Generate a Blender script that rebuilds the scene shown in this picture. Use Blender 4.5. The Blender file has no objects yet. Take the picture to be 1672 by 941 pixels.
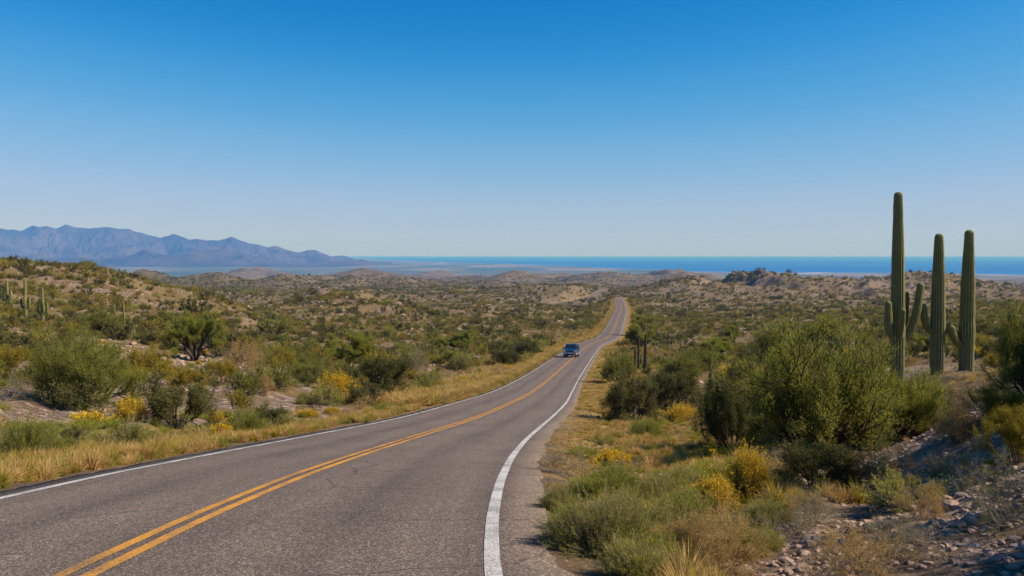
import bpy, math, random
import numpy as np
from mathutils import Vector, Matrix
random.seed(7)
RNG = np.random.default_rng(11)
S = bpy.context.scene
COL = S.collection

# ------------------------------------------------------------------ camera, light, sky
PITCH = math.atan((470.5 - 414.0) / 1448.0)
cd = bpy.data.cameras.new('camera')
cam = bpy.data.objects.new('camera', cd); COL.objects.link(cam)
cam.location = (0, 0, 0)
cam.rotation_euler = (math.pi / 2 - PITCH, 0, 0)
cd.sensor_width = 36.0; cd.lens = 36.0 * 1448.0 / 1672.0
cd.clip_start = 0.1; cd.clip_end = 400000.0
S.camera = cam

SUN_EL = math.radians(40); SUN_AZ = math.radians(98)      # azimuth from +Y (view direction) towards +X (right)
W = bpy.data.worlds.new('World'); S.world = W; W.use_nodes = True
nt = W.node_tree; nt.nodes.clear()
wo = nt.nodes.new('ShaderNodeOutputWorld'); bg = nt.nodes.new('ShaderNodeBackground')
sky = nt.nodes.new('ShaderNodeTexSky'); sky.sky_type = 'NISHITA'; sky.sun_disc = False
sky.sun_elevation = SUN_EL; sky.sun_rotation = SUN_AZ
sky.altitude = 300; sky.air_density = 1.0; sky.dust_density = 0.0; sky.ozone_density = 6.0
# colour grade of the sky texture, channel by channel (camera-like rendition of a deep blue sky)
sc_ = nt.nodes.new('ShaderNodeVectorMath'); sc_.operation = 'SCALE'; sc_.inputs['Scale'].default_value = 0.128
cv = nt.nodes.new('ShaderNodeRGBCurve')
for ch, pts in ((0, [(0, 0), (.168, .004), (.228, .06), (.324, .19), (.42, .295), (.485, .36), (.667, .45), (1, .62)]),
                (1, [(0, 0), (.30, .19), (.334, .225), (.42, .325), (.55, .435), (.72, .515), (.80, .54), (1, .62)]),
                (2, [(0, 0), (.60, .60), (.70, .70), (.80, .76), (1, .84)])):
    c_ = cv.mapping.curves[ch]
    c_.points[0].location = pts[0]; c_.points[1].location = pts[-1]
    for p_ in pts[1:-1]: c_.points.new(*p_)
cv.mapping.update()
s2_ = nt.nodes.new('ShaderNodeVectorMath'); s2_.operation = 'SCALE'; s2_.inputs['Scale'].default_value = 10.0 / 1.27
nt.links.new(sky.outputs[0], sc_.inputs[0]); nt.links.new(sc_.outputs[0], cv.inputs['Color']); nt.links.new(cv.outputs[0], s2_.inputs[0])
nt.links.new(s2_.outputs[0], bg.inputs[0]); bg.inputs[1].default_value = 0.088
nt.links.new(bg.outputs[0], wo.inputs[0])
ld = bpy.data.lights.new('sun', 'SUN'); ld.energy = 5.0; ld.angle = math.radians(0.5); ld.color = (1.0, 0.90, 0.74)
sun = bpy.data.objects.new('sun', ld); COL.objects.link(sun)
sd = Vector((math.sin(SUN_AZ) * math.cos(SUN_EL), math.cos(SUN_AZ) * math.cos(SUN_EL), math.sin(SUN_EL)))
sun.rotation_euler = sd.to_track_quat('Z', 'Y').to_euler(); sun.location = (0, 0, 50)
S.view_settings.view_transform = 'Standard'; S.view_settings.look = 'None'
S.view_settings.exposure = 0.5; S.view_settings.gamma = 1.0; S.view_settings.use_curve_mapping = False
S.render.engine = 'CYCLES'
S.cycles.max_bounces = 6; S.cycles.diffuse_bounces = 3; S.cycles.transmission_bounces = 4; S.cycles.transparent_max_bounces = 8
S.cycles.volume_bounces = 0

HAZE_DENSITY = 6.8e-5
HAZE_COLOR = (0.125, 0.38, 1.0, 1)
SEA = -200.0

# ------------------------------------------------------------------ small helpers
def tag(o, label=None, cat=None, group=None, kind=None):
    if label: o['label'] = label
    if cat: o['category'] = cat
    if group: o['group'] = group
    if kind: o['kind'] = kind
    return o

def empty(name, loc, rz=0, sc=(1, 1, 1)):
    o = bpy.data.objects.new(name, None); COL.objects.link(o)
    o.location = loc; o.rotation_euler = (0, 0, rz); o.scale = sc; o.empty_display_size = 0.2
    return o

def mesh_np(name, V, F, smooth=False, mi=None):
    """V (n,3); F list of int arrays (each (m,k)) of any k"""
    V = np.ascontiguousarray(V, dtype=np.float32)
    if not isinstance(F, list): F = [F]
    F = [np.asarray(f, dtype=np.int32) for f in F if len(f)]
    me = bpy.data.meshes.new(name)
    me.vertices.add(len(V)); me.vertices.foreach_set('co', V.ravel())
    idx = np.concatenate([f.ravel() for f in F])
    tot = np.concatenate([np.full(len(f), f.shape[1], dtype=np.int32) for f in F])
    st = np.concatenate([[0], np.cumsum(tot)[:-1]]).astype(np.int32)
    me.loops.add(len(idx)); me.loops.foreach_set('vertex_index', idx)
    me.polygons.add(len(tot)); me.polygons.foreach_set('loop_start', st)
    me.polygons.foreach_set('loop_total', tot)
    if smooth: me.polygons.foreach_set('use_smooth', np.ones(len(tot), dtype=bool))
    if mi is not None: me.polygons.foreach_set('material_index', np.asarray(mi, dtype=np.int32))
    me.update(calc_edges=True)
    return me

def obj(name, me, mats=(), parent=None, loc=None, rot=None, sc=None):
    o = bpy.data.objects.new(name, me); COL.objects.link(o)
    if not isinstance(mats, (list, tuple)): mats = [mats]
    if not me.materials:
        for m in mats: me.materials.append(m)
    if parent: o.parent = parent
    if loc is not None: o.location = loc
    if rot is not None: o.rotation_euler = rot
    if sc is not None: o.scale = sc
    return o

def vattr(me, name, arr):
    a = me.attributes.new(name, 'FLOAT', 'POINT'); a.data.foreach_set('value', np.asarray(arr, dtype=np.float32))

def sstep(a, b, x):
    t = np.clip((x - a) / (b - a), 0, 1); return t * t * (3 - 2 * t)

def pnoise(x, y, seed=0):
    xi = np.floor(x).astype(np.int64); yi = np.floor(y).astype(np.int64)
    xf = x - xi; yf = y - yi
    def g(ix, iy, dx, dy):
        h = (ix * 374761393 + iy * 668265263 + seed * 974711) & 0xffffffff
        h = ((h ^ (h >> 13)) * 1274126177) & 0xffffffff
        h = h ^ (h >> 16)
        a = (h & 0xffff) / 65536.0 * 2 * np.pi
        return np.cos(a) * dx + np.sin(a) * dy
    u = xf ** 3 * (xf * (xf * 6 - 15) + 10); v = yf ** 3 * (yf * (yf * 6 - 15) + 10)
    a = g(xi, yi, xf, yf); b = g(xi + 1, yi, xf - 1, yf)
    c = g(xi, yi + 1, xf, yf - 1); d = g(xi + 1, yi + 1, xf - 1, yf - 1)
    return ((a * (1 - u) + b * u) * (1 - v) + (c * (1 - u) + d * u) * v) * 1.5

# ------------------------------------------------------------------ pixel <-> direction of the 1672x941 photograph
CP, SP = math.cos(PITCH), math.sin(PITCH)
def ray(px, py):
    X = (px - 836.0) / 1448.0; Y = (470.5 - py) / 1448.0
    fy = CP + Y * SP; fz = -SP + Y * CP
    return X / fy, fz / fy            # x/y and z/y slopes
def uo(px): return ray(px, 500)[0]

# ------------------------------------------------------------------ the road's centre line
yk = [1.5, 4.0, 7.0, 10.0, 14.0, 19.0, 26.0, 36.0, 50.0, 70.0, 95.0, 125.0, 165.0, 210.0, 260.0, 330.0, 410.0, 500.0, 600.0, 700.0, 790.0]
xk = [-2.823, -2.968, -3.161, -3.199, -3.125, -2.918, -2.437, -1.492, 0.047, 1.806, 4.291, 7.808, 12.651, 18.683, 28.145, 38.309, 49.245, 61.601, 73.251, 84.603, 97.5]
zk = [-1.624, -1.983, -2.413, -2.84, -3.435, -4.217, -5.281, -6.705, -8.411, -10.83, -13.238, -15.514, -18.414, -21.528, -24.623, -27.389, -29.481, -31.968, -34.327, -36.338, -38.9]
YK, XK, ZK = map(np.array, (yk, xk, zk))
def hermite(xk_, vk_, xs):
    m = np.gradient(vk_, xk_); i = np.clip(np.searchsorted(xk_, xs) - 1, 0, len(xk_) - 2)
    h = xk_[i + 1] - xk_[i]; t = (xs - xk_[i]) / h
    return (2*t**3-3*t**2+1)*vk_[i]+(t**3-2*t**2+t)*h*m[i]+(-2*t**3+3*t**2)*vk_[i+1]+(t**3-t**2)*h*m[i+1]
ys = np.exp(np.linspace(math.log(1.5), math.log(790), 1400))
xs = hermite(np.log(YK), XK, np.log(ys)); zs = hermite(np.log(YK), ZK, np.log(ys))
back = np.array([[-2.4 + .02 * k, -40 + k * 2.0, -1.62 - 0.142 * (-40 + k * 2 - 1.5)] for k in range(21)])
back[:, 0] = -2.823 + (back[:, 1] - 1.5) * -0.055
def far_pt(px, py, y):
    u, t = ray(px, py); return [u * y, y, t * y]
far = np.array([[97.5, 790, -38.9], [101, 806, -41.5], [97, 822, -45], [80, 834, -47.5], [58, 840, -48.6], [44, 846, -49.0]] +
               [far_pt(*q) for q in ((897, 497.2, 862), (916, 494.6, 885), (938, 490.8, 920), (957, 486.3, 975), (970, 481.6, 1040), (979, 477.3, 1110), (984.5, 473.8, 1180), (988, 471.4, 1240))] +
               [[134, 1290, -52.5], [142, 1350, -60], [155, 1450, -72]], float)
def catmull(P, n=12):
    out = []
    Q = np.vstack([2 * P[0] - P[1], P, 2 * P[-1] - P[-2]])
    for i in range(1, len(Q) - 2):
        for t in np.linspace(0, 1, n, endpoint=False):
            a, b, c, d = Q[i - 1], Q[i], Q[i + 1], Q[i + 2]
            out.append(0.5 * ((2 * b) + (c - a) * t + (2 * a - 5 * b + 4 * c - d) * t * t + (3 * b - a - 3 * c + d) * t ** 3))
    return np.array(out)
ROAD = np.vstack([back, np.stack([xs, ys, zs], 1), catmull(far, 14)[1:]])
tg = np.gradient(ROAD[:, :2], axis=0); tg /= np.linalg.norm(tg, axis=1)[:, None]
NRM = np.stack([tg[:, 1], -tg[:, 0]], 1)                 # to the right of travel
ARC = np.concatenate([[0], np.cumsum(np.linalg.norm(np.diff(ROAD, axis=0), axis=1))])
RSUB = ROAD[::4]; NSUB = NRM[::4]
def road_near(x, y):
    """signed side distance (|d| from centre line, sign) and road height, for arrays"""
    D = np.full(x.shape, 1e9); Z = np.zeros(x.shape); SG = np.ones(x.shape)
    near = (y < 1480) & (np.abs(x) < 420)
    ii = np.nonzero(near)[0]
    for c in range(0, len(ii), 20000):
        k = ii[c:c + 20000]
        dx = x[k, None] - RSUB[None, :, 0]; dy = y[k, None] - RSUB[None, :, 1]
        d2 = dx * dx + dy * dy; j = d2.argmin(1); r = np.arange(len(k))
        # refine on the tangent line
        t = np.stack([-NSUB[j, 1], NSUB[j, 0]], 1)
        ddx, ddy = dx[r, j], dy[r, j]
        al = ddx * t[:, 0] + ddy * t[:, 1]
        jn = np.clip(j + np.where(al > 0, 1, -1), 0, len(RSUB) - 1)
        seg = np.hypot(RSUB[jn, 0] - RSUB[j, 0], RSUB[jn, 1] - RSUB[j, 1]) + 1e-6
        f = np.clip(np.abs(al) / seg, 0, 1)
        f = np.where(jn == j, 0, f)
        Z[k] = RSUB[j, 2] * (1 - f) + RSUB[jn, 2] * f
        cxp = RSUB[j, 0] * (1 - f) + RSUB[jn, 0] * f; cyp = RSUB[j, 1] * (1 - f) + RSUB[jn, 1] * f
        D[k] = np.hypot(x[k] - cxp, y[k] - cyp)
        SG[k] = np.sign(ddx * NSUB[j, 0] + ddy * NSUB[j, 1])
    return D, Z, SG

# ------------------------------------------------------------------ the lie of the land: slopes towards the camera by distance
L = [
 (2.5, [(0, 1560), (1672, 1560)]),
 (6, [(-600, 940), (0, 950), (900, 960), (1300, 965), (1500, 950), (1672, 925), (2200, 850)]),
 (10, [(-600, 800), (0, 815), (400, 825), (1200, 828), (1400, 832), (1560, 795), (1672, 742), (2100, 640)]),
 (14, [(-600, 735), (0, 752), (200, 760), (400, 768), (1200, 774), (1400, 778), (1500, 746), (1600, 690), (1672, 652), (2100, 585)]),
 (20, [(-600, 670), (0, 696), (100, 704), (200, 712), (400, 727), (600, 731), (1300, 733), (1400, 722), (1500, 690), (1600, 644), (1672, 612), (2100, 565)]),
 (28, [(-600, 628), (0, 662), (100, 670), (200, 678), (300, 686), (500, 698), (800, 702), (1200, 702), (1400, 680), (1500, 657), (1600, 632), (1672, 612), (2100, 580)]),
 (38, [(-600, 600), (0, 632), (100, 644), (200, 651), (300, 657), (400, 663), (500, 670), (700, 679), (1000, 680), (1200, 680), (1400, 655), (1500, 638), (1672, 606), (2100, 575)]),
 (55, [(-600, 570), (0, 600), (100, 608), (200, 615), (300, 622), (400, 630), (500, 638), (700, 648), (1000, 652), (1200, 652), (1400, 628), (1500, 617), (1672, 598), (2100, 570)]),
 (85, [(-600, 535), (0, 565), (100, 575), (200, 583), (300, 593), (400, 601), (500, 608), (600, 614), (800, 622), (1000, 623), (1100, 628), (1300, 606), (1500, 588), (1672, 572), (2100, 550)]),
 (130, [(-600, 495), (0, 521), (100, 528), (200, 545), (300, 560), (400, 571), (500, 579), (600, 584), (800, 590), (1000, 592), (1100, 597), (1300, 578), (1500, 558), (1672, 545), (2100, 530)]),
 (175, [(-600, 455), (0, 477), (100, 484), (200, 503), (300, 524), (400, 544), (500, 555), (600, 562), (800, 569), (1000, 573), (1100, 576), (1300, 560), (1672, 530)]),
 (225, [(-600, 424), (-200, 427), (0, 432), (60, 434), (100, 438), (177, 448), (204, 455), (238, 463), (289, 475), (340, 487), (374, 499), (430, 526), (500, 541), (600, 547), (800, 553), (1000, 558), (1100, 556), (1300, 543), (1672, 520)]),
 (310, [(-600, 445), (0, 452), (200, 472), (300, 496), (400, 523), (500, 532), (600, 535), (800, 537), (1000, 538), (1100, 537), (1300, 524), (1672, 510)]),
 (450, [(-600, 465), (0, 480), (200, 496), (300, 502), (400, 509), (450, 500), (519, 481), (577, 486), (638, 493), (700, 503), (760, 511), (900, 514), (1000, 513), (1100, 520), (1200, 516), (1300, 509), (1672, 502)]),
 (640, [(-600, 475), (0, 490), (300, 497), (400, 499), (520, 502), (700, 503), (800, 503), (850, 505), (960, 505), (1000, 496), (1040, 498), (1100, 505), (1200, 503), (1300, 499), (1672, 496)]),
 (810, [(-600, 475), (0, 485), (300, 484), (400, 483), (600, 487), (800, 494), (860, 500), (900, 505), (950, 505), (1000, 489), (1040, 487), (1080, 484), (1200, 480), (1350, 480), (1500, 482), (1672, 489)]),
 (1010, [(-600, 470), (0, 480), (300, 477), (600, 478), (760, 480), (830, 474), (870, 472), (920, 468), (942, 464), (950, 468), (962, 483), (985, 486), (1010, 482), (1030, 480), (1060, 470), (1090, 460), (1130, 455), (1190, 457), (1240, 452), (1265, 449), (1300, 454), (1350, 460), (1440, 462), (1460, 457), (1530, 456), (1570, 463), (1600, 470), (1672, 479), (2100, 478)]),
 (1300, [(-600, 465), (0, 472), (180, 472), (300, 474), (450, 476), (600, 478), (800, 476), (930, 474), (955, 468), (975, 471), (990, 471.5), (1005, 473), (1030, 477), (1200, 472), (1672, 482)]),
 (1700, [(-600, 455), (150, 460), (185, 455), (240, 446.5), (300, 451), (350, 457), (400, 458), (450, 454), (500, 453), (560, 457), (640, 463), (700, 466), (800, 468), (1000, 472), (1672, 478)]),
 (2300, [(-600, 462), (300, 466), (500, 468), (600, 468), (800, 469), (1000, 470), (1672, 474)]),
 (3300, [(-600, 460), (400, 462), (500, 460), (540, 451), (590, 443), (640, 449), (700, 458), (730, 457), (760, 452), (800, 454), (844, 442.5), (890, 450), (919, 454), (977, 443), (1018, 453), (1060, 448), (1093, 442), (1131, 451), (1200, 458), (1400, 464), (1672, 468)]),
 (4200, [(-600, 462), (500, 462), (900, 462), (1672, 466)]),
 (5600, [(-600, 462), (300, 459), (340, 453), (370, 447), (405, 442), (440, 446), (480, 453), (520, 458), (620, 458), (700, 452), (730, 452), (800, 459), (1672, 463)]),
 (7200, [(-600, 452.5), (1672, 452.5)]),
]
PXC = np.concatenate([np.arange(-800, -10, 40), np.arange(0, 1700, 8), np.arange(1700, 2500, 40)]).astype(float)
UC = np.linspace(-1.25, 1.15, 800)
NLY = 520
LY = np.linspace(math.log(2.5), math.log(7200), NLY)
def build_table():
    rows = []
    for y, pl in L:
        p = np.array(pl, float)
        py = np.interp(PXC, p[:, 0], p[:, 1])
        u = np.array([ray(a, b) for a, b in zip(PXC, py)])
        rows.append(np.interp(UC, u[:, 0], u[:, 1]))
    R = np.array(rows)                                   # layers x UC
    ly = np.log([l[0] for l in L])
    out = np.empty((NLY, len(UC)))
    m = np.gradient(R, ly, axis=0)
    dl = np.diff(R, axis=0) / np.diff(ly)[:, None]
    # limit the tangents so that crests stay where they are
    for i in range(1, len(ly) - 1):
        same = dl[i - 1] * dl[i] > 0
        lim = 3 * np.minimum(np.abs(dl[i - 1]), np.abs(dl[i]))
        m[i] = np.where(same, np.sign(m[i]) * np.minimum(np.abs(m[i]), lim), 0)
    i = np.clip(np.searchsorted(ly, LY) - 1, 0, len(ly) - 2)
    h = (ly[i + 1] - ly[i])[:, None]; t = ((LY - ly[i])[:, None]) / h
    out = (2*t**3-3*t**2+1)*R[i]+(t**3-2*t**2+t)*h*m[i]+(-2*t**3+3*t**2)*R[i+1]+(t**3-t**2)*h*m[i+1]
    k = np.array([1, 4, 6, 4, 1.]) / 16
    for _ in range(3):
        out = np.apply_along_axis(lambda v: np.convolve(np.pad(v, 2, mode='edge'), k, 'valid'), 1, out)
    return out
TAB = build_table()
def coast_y(u):
    px = u * 1448 + 836
    return np.interp(px, [-800, 500, 560, 600, 640, 700, 840, 1000, 1130, 1300, 1672, 2600],
                     [60000, 60000, 47000, 34000, 27000, 21500, 16500, 12000, 10100, 9400, 8700, 8000])
def terrain(x, y, full=False):
    x = np.atleast_1d(np.asarray(x, float)); y = np.atleast_1d(np.asarray(y, float))
    yc = np.maximum(y, 2.5)
    u = x / np.maximum(y + 0.0, 2.5)
    fi = np.clip((u - UC[0]) / (UC[1] - UC[0]), 0, len(UC) - 1.001); i0 = fi.astype(int); fu = fi - i0
    fj = np.clip((np.log(yc) - LY[0]) / (LY[1] - LY[0]), 0, NLY - 1.001); j0 = fj.astype(int); fv = fj - j0
    T = (TAB[j0, i0] * (1 - fu) + TAB[j0, i0 + 1] * fu) * (1 - fv) + (TAB[j0 + 1, i0] * (1 - fu) + TAB[j0 + 1, i0 + 1] * fu) * fv
    z = T * yc
    # in the nearest metres the slope of the road itself goes on sideways
    zr = np.interp(y, ROAD[:1420, 1], ROAD[:1420, 2])
    pxx = u * 1448 + 836
    mk = sstep(700, 860, y) * (1 - sstep(1150, 1500, y)) * sstep(1040, 1220, pxx)
    gul = 1 - 2 * np.abs(pnoise(x / 95 + .4 * pnoise(x / 40, y / 40, 91), y / 170, 90))
    z = z + mk * (10 * (gul - .65) + 3.5 * (1 - 2 * np.abs(pnoise(x / 28, y / 50, 92))))
    mk2 = sstep(380, 440, y) * (1 - sstep(520, 620, y)) * sstep(380, 480, pxx) * (1 - sstep(720, 800, pxx))
    z = z + mk2 * 5.0 * (gul - .55)
    mk3 = sstep(1400, 1650, y) * (1 - sstep(4200, 5000, y))
    z = z + mk3 * (14 * (1 - 2 * np.abs(pnoise(x / 190, y / 420, 93))) - 12)
    D, ZR, SG = road_near(x, y)
    edge = D - 3.3
    calm = 0.15 + 0.85 * sstep(2, np.where(y < 60, 10, 55), edge)
    z = np.where(y < 9, z * sstep(2.5, 9, y) + (zr + 0.05 * np.maximum(np.abs(x) - 6, 0)) * (1 - sstep(2.5, 9, y)), z)
    # relief at every scale that shows at this distance
    amp = np.zeros_like(z)
    for k, lam in enumerate([0.35, 0.8, 1.9, 4.3, 10, 23, 55, 130, 300, 700]):
        vis = sstep(0.004, 0.012, lam / np.maximum(y, 4)) * (1 - sstep(0.10, 0.30, lam / np.maximum(y, 4)))
        n = pnoise(x / lam + 17.3 * k, y / lam - 9.1 * k, k)
        if lam > 8: n = 0.45 - 1.3 * np.abs(n) + 0.5 * pnoise(x / lam * 2.1, y / lam * 2.1, k + 40)
        a = 0.075 if lam < 8 else (0.055 if lam < 40 else (0.036 + 0.02 * sstep(1100, 1700, y)))
        if lam < 1: a = 0.10
        z = z + n * a * lam * vis * (calm if lam > 3 else 1) * (1 - sstep(6000, 7500, y))
    z = z - 0.5 * (SG > 0) * sstep(14, 20, y) * (1 - sstep(60, 90, y)) * (1 - sstep(4, 14, edge)) * (D < 1e8)
    reach = np.where(y < 30, 4.0, 7.0) + np.clip(y * 0.01, 0, 7)
    b = sstep(0.15, 1.0, edge / reach)
    b = np.where(edge < 0.15, 0, b)
    under = 0.07 + np.clip(y, 0, 1300) * 0.0009
    shoulder = ZR - np.where(edge < 0.1, under, 0.03 + np.where(SG > 0, .16, .06) * np.clip(edge, 0, 2.0)) + np.where(edge > 0.3, 1, 0) * 0.05 * pnoise(x * 1.7, y * 1.7, 3)
    z = np.where(D < 1e8, z * b + shoulder * (1 - b), z)
    # the coastal plain and the shore
    cy = coast_y(u)
    t = sstep(6200, 7600, y)
    plain = SEA + 3.0 + 1.5 * pnoise(x / 900, y / 900, 5)
    z = z * (1 - t) + plain * t
    sh = sstep(-500, 400, (y - cy) + 500 * pnoise(x / 1500, y / 4000, 8) + 220 * pnoise(x / 500, y / 900, 9))
    z = np.where(y > 7000, z - 14 * sh, z)
    if full: return z, D, cy
    return z

def hit(px, py, ymin=5.0, ymax=6000):
    u, t = ray(px, py)
    yy = np.exp(np.linspace(math.log(ymin), math.log(ymax), 2600))
    z = terrain(yy * u, yy)
    below = np.nonzero(z > yy * t)[0]
    k = below[0] if len(below) else len(yy) - 1
    return Vector((yy[k] * u, yy[k], z[k]))
def at_depth(px, y):
    u = ray(px, 560)[0]
    return Vector((u * y, y, float(terrain(u * y, y)[0])))

# ------------------------------------------------------------------ materials
def mat(name):
    m = bpy.data.materials.new(name); m.use_nodes = True
    n = m.node_tree; n.nodes.clear()
    out = n.nodes.new('ShaderNodeOutputMaterial'); return m, n, out
def N(n, t, **kw):
    o = n.nodes.new(t)
    for k, v in kw.items():
        if k.startswith('i_'): o.inputs[k[2:]].default_value = v
        else: setattr(o, k, v)
    return o
def noise(n, vec, scale, detail=4, rough=0.6):
    o = N(n, 'ShaderNodeTexNoise'); o.inputs['Scale'].default_value = scale; o.inputs['Detail'].default_value = detail
    o.inputs['Roughness'].default_value = rough
    if vec is not None: n.links.new(vec, o.inputs['Vector'])
    return o
def ramp(n, fac, stops):
    r = N(n, 'ShaderNodeValToRGB'); e = r.color_ramp.elements
    while len(e) > 1: e.remove(e[0])
    e[0].position = stops[0][0]; e[0].color = (*stops[0][1], 1) if len(stops[0][1]) == 3 else stops[0][1]
    for p, c in stops[1:]:
        k = e.new(p); k.color = (*c, 1)
    n.links.new(fac, r.inputs[0]); return r.outputs[0]
def g(v): return (v, v, v)
def mixc(n, fac, a, b, mode='MIX'):
    m = N(n, 'ShaderNodeMix', data_type='RGBA', blend_type=mode)
    for s, v in ((0, fac), (6, a), (7, b)):
        if isinstance(v, (int, float)): m.inputs[s].default_value = v
        elif isinstance(v, tuple): m.inputs[s].default_value = (*v, 1) if len(v) == 3 else v
        else: n.links.new(v, m.inputs[s])
    return m.outputs[2]
def math_(n, op, a, b=None, clamp=False):
    m = N(n, 'ShaderNodeMath', operation=op, use_clamp=clamp)
    for s, v in ((0, a), (1, b)):
        if v is None: continue
        if isinstance(v, (int, float)): m.inputs[s].default_value = v
        else: n.links.new(v, m.inputs[s])
    return m.outputs[0]
def principled(n, out, color, rough=0.8, spec=0.3, metallic=0.0, normal=None):
    p = N(n, 'ShaderNodeBsdfPrincipled')
    for k, v in (('Base Color', color), ('Roughness', rough), ('Specular IOR Level', spec), ('Metallic', metallic)):
        if isinstance(v, (int, float)): p.inputs[k].default_value = v
        elif isinstance(v, tuple): p.inputs[k].default_value = (*v, 1)
        else: n.links.new(v, p.inputs[k])
    if normal is not None: n.links.new(normal, p.inputs['Normal'])
    n.links.new(p.outputs[0], out.inputs[0]); return p
def bump(n, h, strength, dist):
    b = N(n, 'ShaderNodeBump'); b.inputs['Strength'].default_value = strength; b.inputs['Distance'].default_value = dist
    n.links.new(h, b.inputs['Height']); return b.outputs[0]
def simple(name, color, rough=0.6, metallic=0.0, spec=0.4, var=0.15, scale=8):
    m, n, out = mat(name); tc = N(n, 'ShaderNodeTexCoord')
    a = noise(n, tc.outputs['Object'], scale)
    c = mixc(n, a.outputs[0], tuple(v * (1 - var) for v in color), tuple(min(1, v * (1 + var)) for v in color))
    principled(n, out, c, rough, spec, metallic); return m

def ground_material():
    m, n, out = mat('desert_ground')
    geo = N(n, 'ShaderNodeNewGeometry'); P = geo.outputs['Position']
    at = lambda s: N(n, 'ShaderNodeAttribute', attribute_name=s).outputs['Fac']
    verge, plain, beach, farm, rocky = at('verge'), at('plain'), at('beach'), at('far'), at('rocky')
    n1 = noise(n, P, 0.035, 6).outputs[0]; n2 = noise(n, P, 0.4, 6).outputs[0]; n3 = noise(n, P, 5.0, 8, .7).outputs[0]
    n4 = noise(n, P, 40.0, 4, .7).outputs[0]
    soil = ramp(n, n3, [(0.3, (0.09, 0.056, 0.028)), (0.5, (0.18, 0.113, 0.056)), (0.68, (0.32, 0.215, 0.12))])
    vs = N(n, 'ShaderNodeTexVoronoi'); vs.inputs['Scale'].default_value = 4.2; vs.inputs['Randomness'].default_value = 1
    mps = N(n, 'ShaderNodeMapping'); mps.inputs['Rotation'].default_value = (.3, .5, .6); mps.inputs['Scale'].default_value = (.55, 1.6, 1.3)
    n.links.new(mixc(n, .12, P, noise(n, P, 3.0, 5).outputs['Color'], 'ADD'), mps.inputs[0]); n.links.new(mps.outputs[0], vs.inputs['Vector'])
    vsep = N(n, 'ShaderNodeSeparateColor'); n.links.new(vs.outputs['Color'], vsep.inputs[0])
    shard = math_(n, 'SUBTRACT', vsep.outputs[0], math_(n, 'MULTIPLY', vs.outputs['Distance'], .7))
    gravel = ramp(n, n4, [(0.32, (0.08, 0.052, 0.036)), (0.5, (0.25, 0.165, 0.115)), (0.66, (0.50, 0.365, 0.285))])
    gravel = mixc(n, .6, gravel, ramp(n, shard, [(0.0, (0.10, 0.065, 0.048)), (0.3, (0.36, 0.245, 0.18)), (0.8, (0.66, 0.50, 0.41))]))
    fl = math_(n, 'MULTIPLY', math_(n, 'SUBTRACT', n2, 0.52), 5.0, True)
    c = mixc(n, math_(n, 'MAXIMUM', math_(n, 'MULTIPLY', fl, .75), rocky), soil, gravel)
    # thin golden and olive growth
    cover = ramp(n, n3, [(0.35, (0.10, 0.08, 0.028)), (0.6, (0.22, 0.155, 0.06))])
    cf = math_(n, 'MULTIPLY', math_(n, 'SUBTRACT', noise(n, P, 0.12, 5, .65).outputs[0], 0.40), 7.0, True)
    cf = math_(n, 'MULTIPLY', cf, math_(n, 'SUBTRACT', 1.0, rocky))
    c = mixc(n, math_(n, 'MULTIPLY', cf, .75), c, cover)
    straw = ramp(n, n3, [(0.3, (0.19, 0.115, 0.04)), (0.5, (0.36, 0.225, 0.08)), (0.7, (0.48, 0.32, 0.13))])
    c = mixc(n, math_(n, 'MULTIPLY', verge, math_(n, 'ADD', 0.55, math_(n, 'MULTIPLY', n2, .6)), True), c, straw)
    grit = math_(n, 'MULTIPLY', at('grit'), ramp(n, noise(n, P, 2.5, 6, .7).outputs[0], [(.35, g(.5)), (.6, g(1))]))
    c = mixc(n, grit, c, ramp(n, noise(n, P, 70, 3, .8).outputs[0], [(.35, (0.035, 0.025, 0.02)), (.6, (0.20, 0.145, 0.11))]))
    # far scrub: each dot is one bush seen from kilometres away
    vo = N(n, 'ShaderNodeTexVoronoi'); vo.inputs['Scale'].default_value = 0.15; vo.inputs['Randomness'].default_value = 1
    n.links.new(P, vo.inputs['Vector'])
    dots = ramp(n, vo.outputs['Distance'], [(0.28, g(1)), (0.48, g(0))])
    dens = ramp(n, n1, [(0.35, g(0.55)), (0.6, g(1))])
    fm = math_(n, 'MULTIPLY', math_(n, 'MULTIPLY', dots, dens), farm)
    c = mixc(n, math_(n, 'MULTIPLY', farm, 0.62), c, ramp(n, noise(n, P, 0.012, 7, .7).outputs[0], [(.38, (0.065, 0.058, 0.03)), (.5, (0.115, 0.09, 0.048)), (.62, (0.22, 0.165, 0.105))]))
    c = mixc(n, math_(n, 'MULTIPLY', fm, 0.85), c, (0.06, 0.06, 0.025))
    # the coastal plain: fields and scrub, the shore of pale sand
    mp = N(n, 'ShaderNodeMapping'); n.links.new(P, mp.inputs[0]); mp.inputs['Scale'].default_value = (1, 0.45, 1)
    p1 = noise(n, mp.outputs[0], 0.0011, 5, .6).outputs[0]
    pc = ramp(n, p1, [(0.36, (0.045, 0.08, 0.05)), (0.5, (0.09, 0.105, 0.07)), (0.6, (0.20, 0.165, 0.13))])
    mp2 = N(n, 'ShaderNodeMapping'); n.links.new(P, mp2.inputs[0]); mp2.inputs['Scale'].default_value = (1, 0.8, 1)
    p2 = noise(n, mp2.outputs[0], 0.009, 3, .7).outputs[0]
    wh = ramp(n, p2, [(0.61, g(0)), (0.64, g(1))])
    pc = mixc(n, math_(n, 'MULTIPLY', wh, at('settle')), pc, (0.75, 0.72, 0.68))
    c = mixc(n, plain, c, pc)
    c = mixc(n, beach, c, (0.74, 0.64, 0.55))
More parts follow.
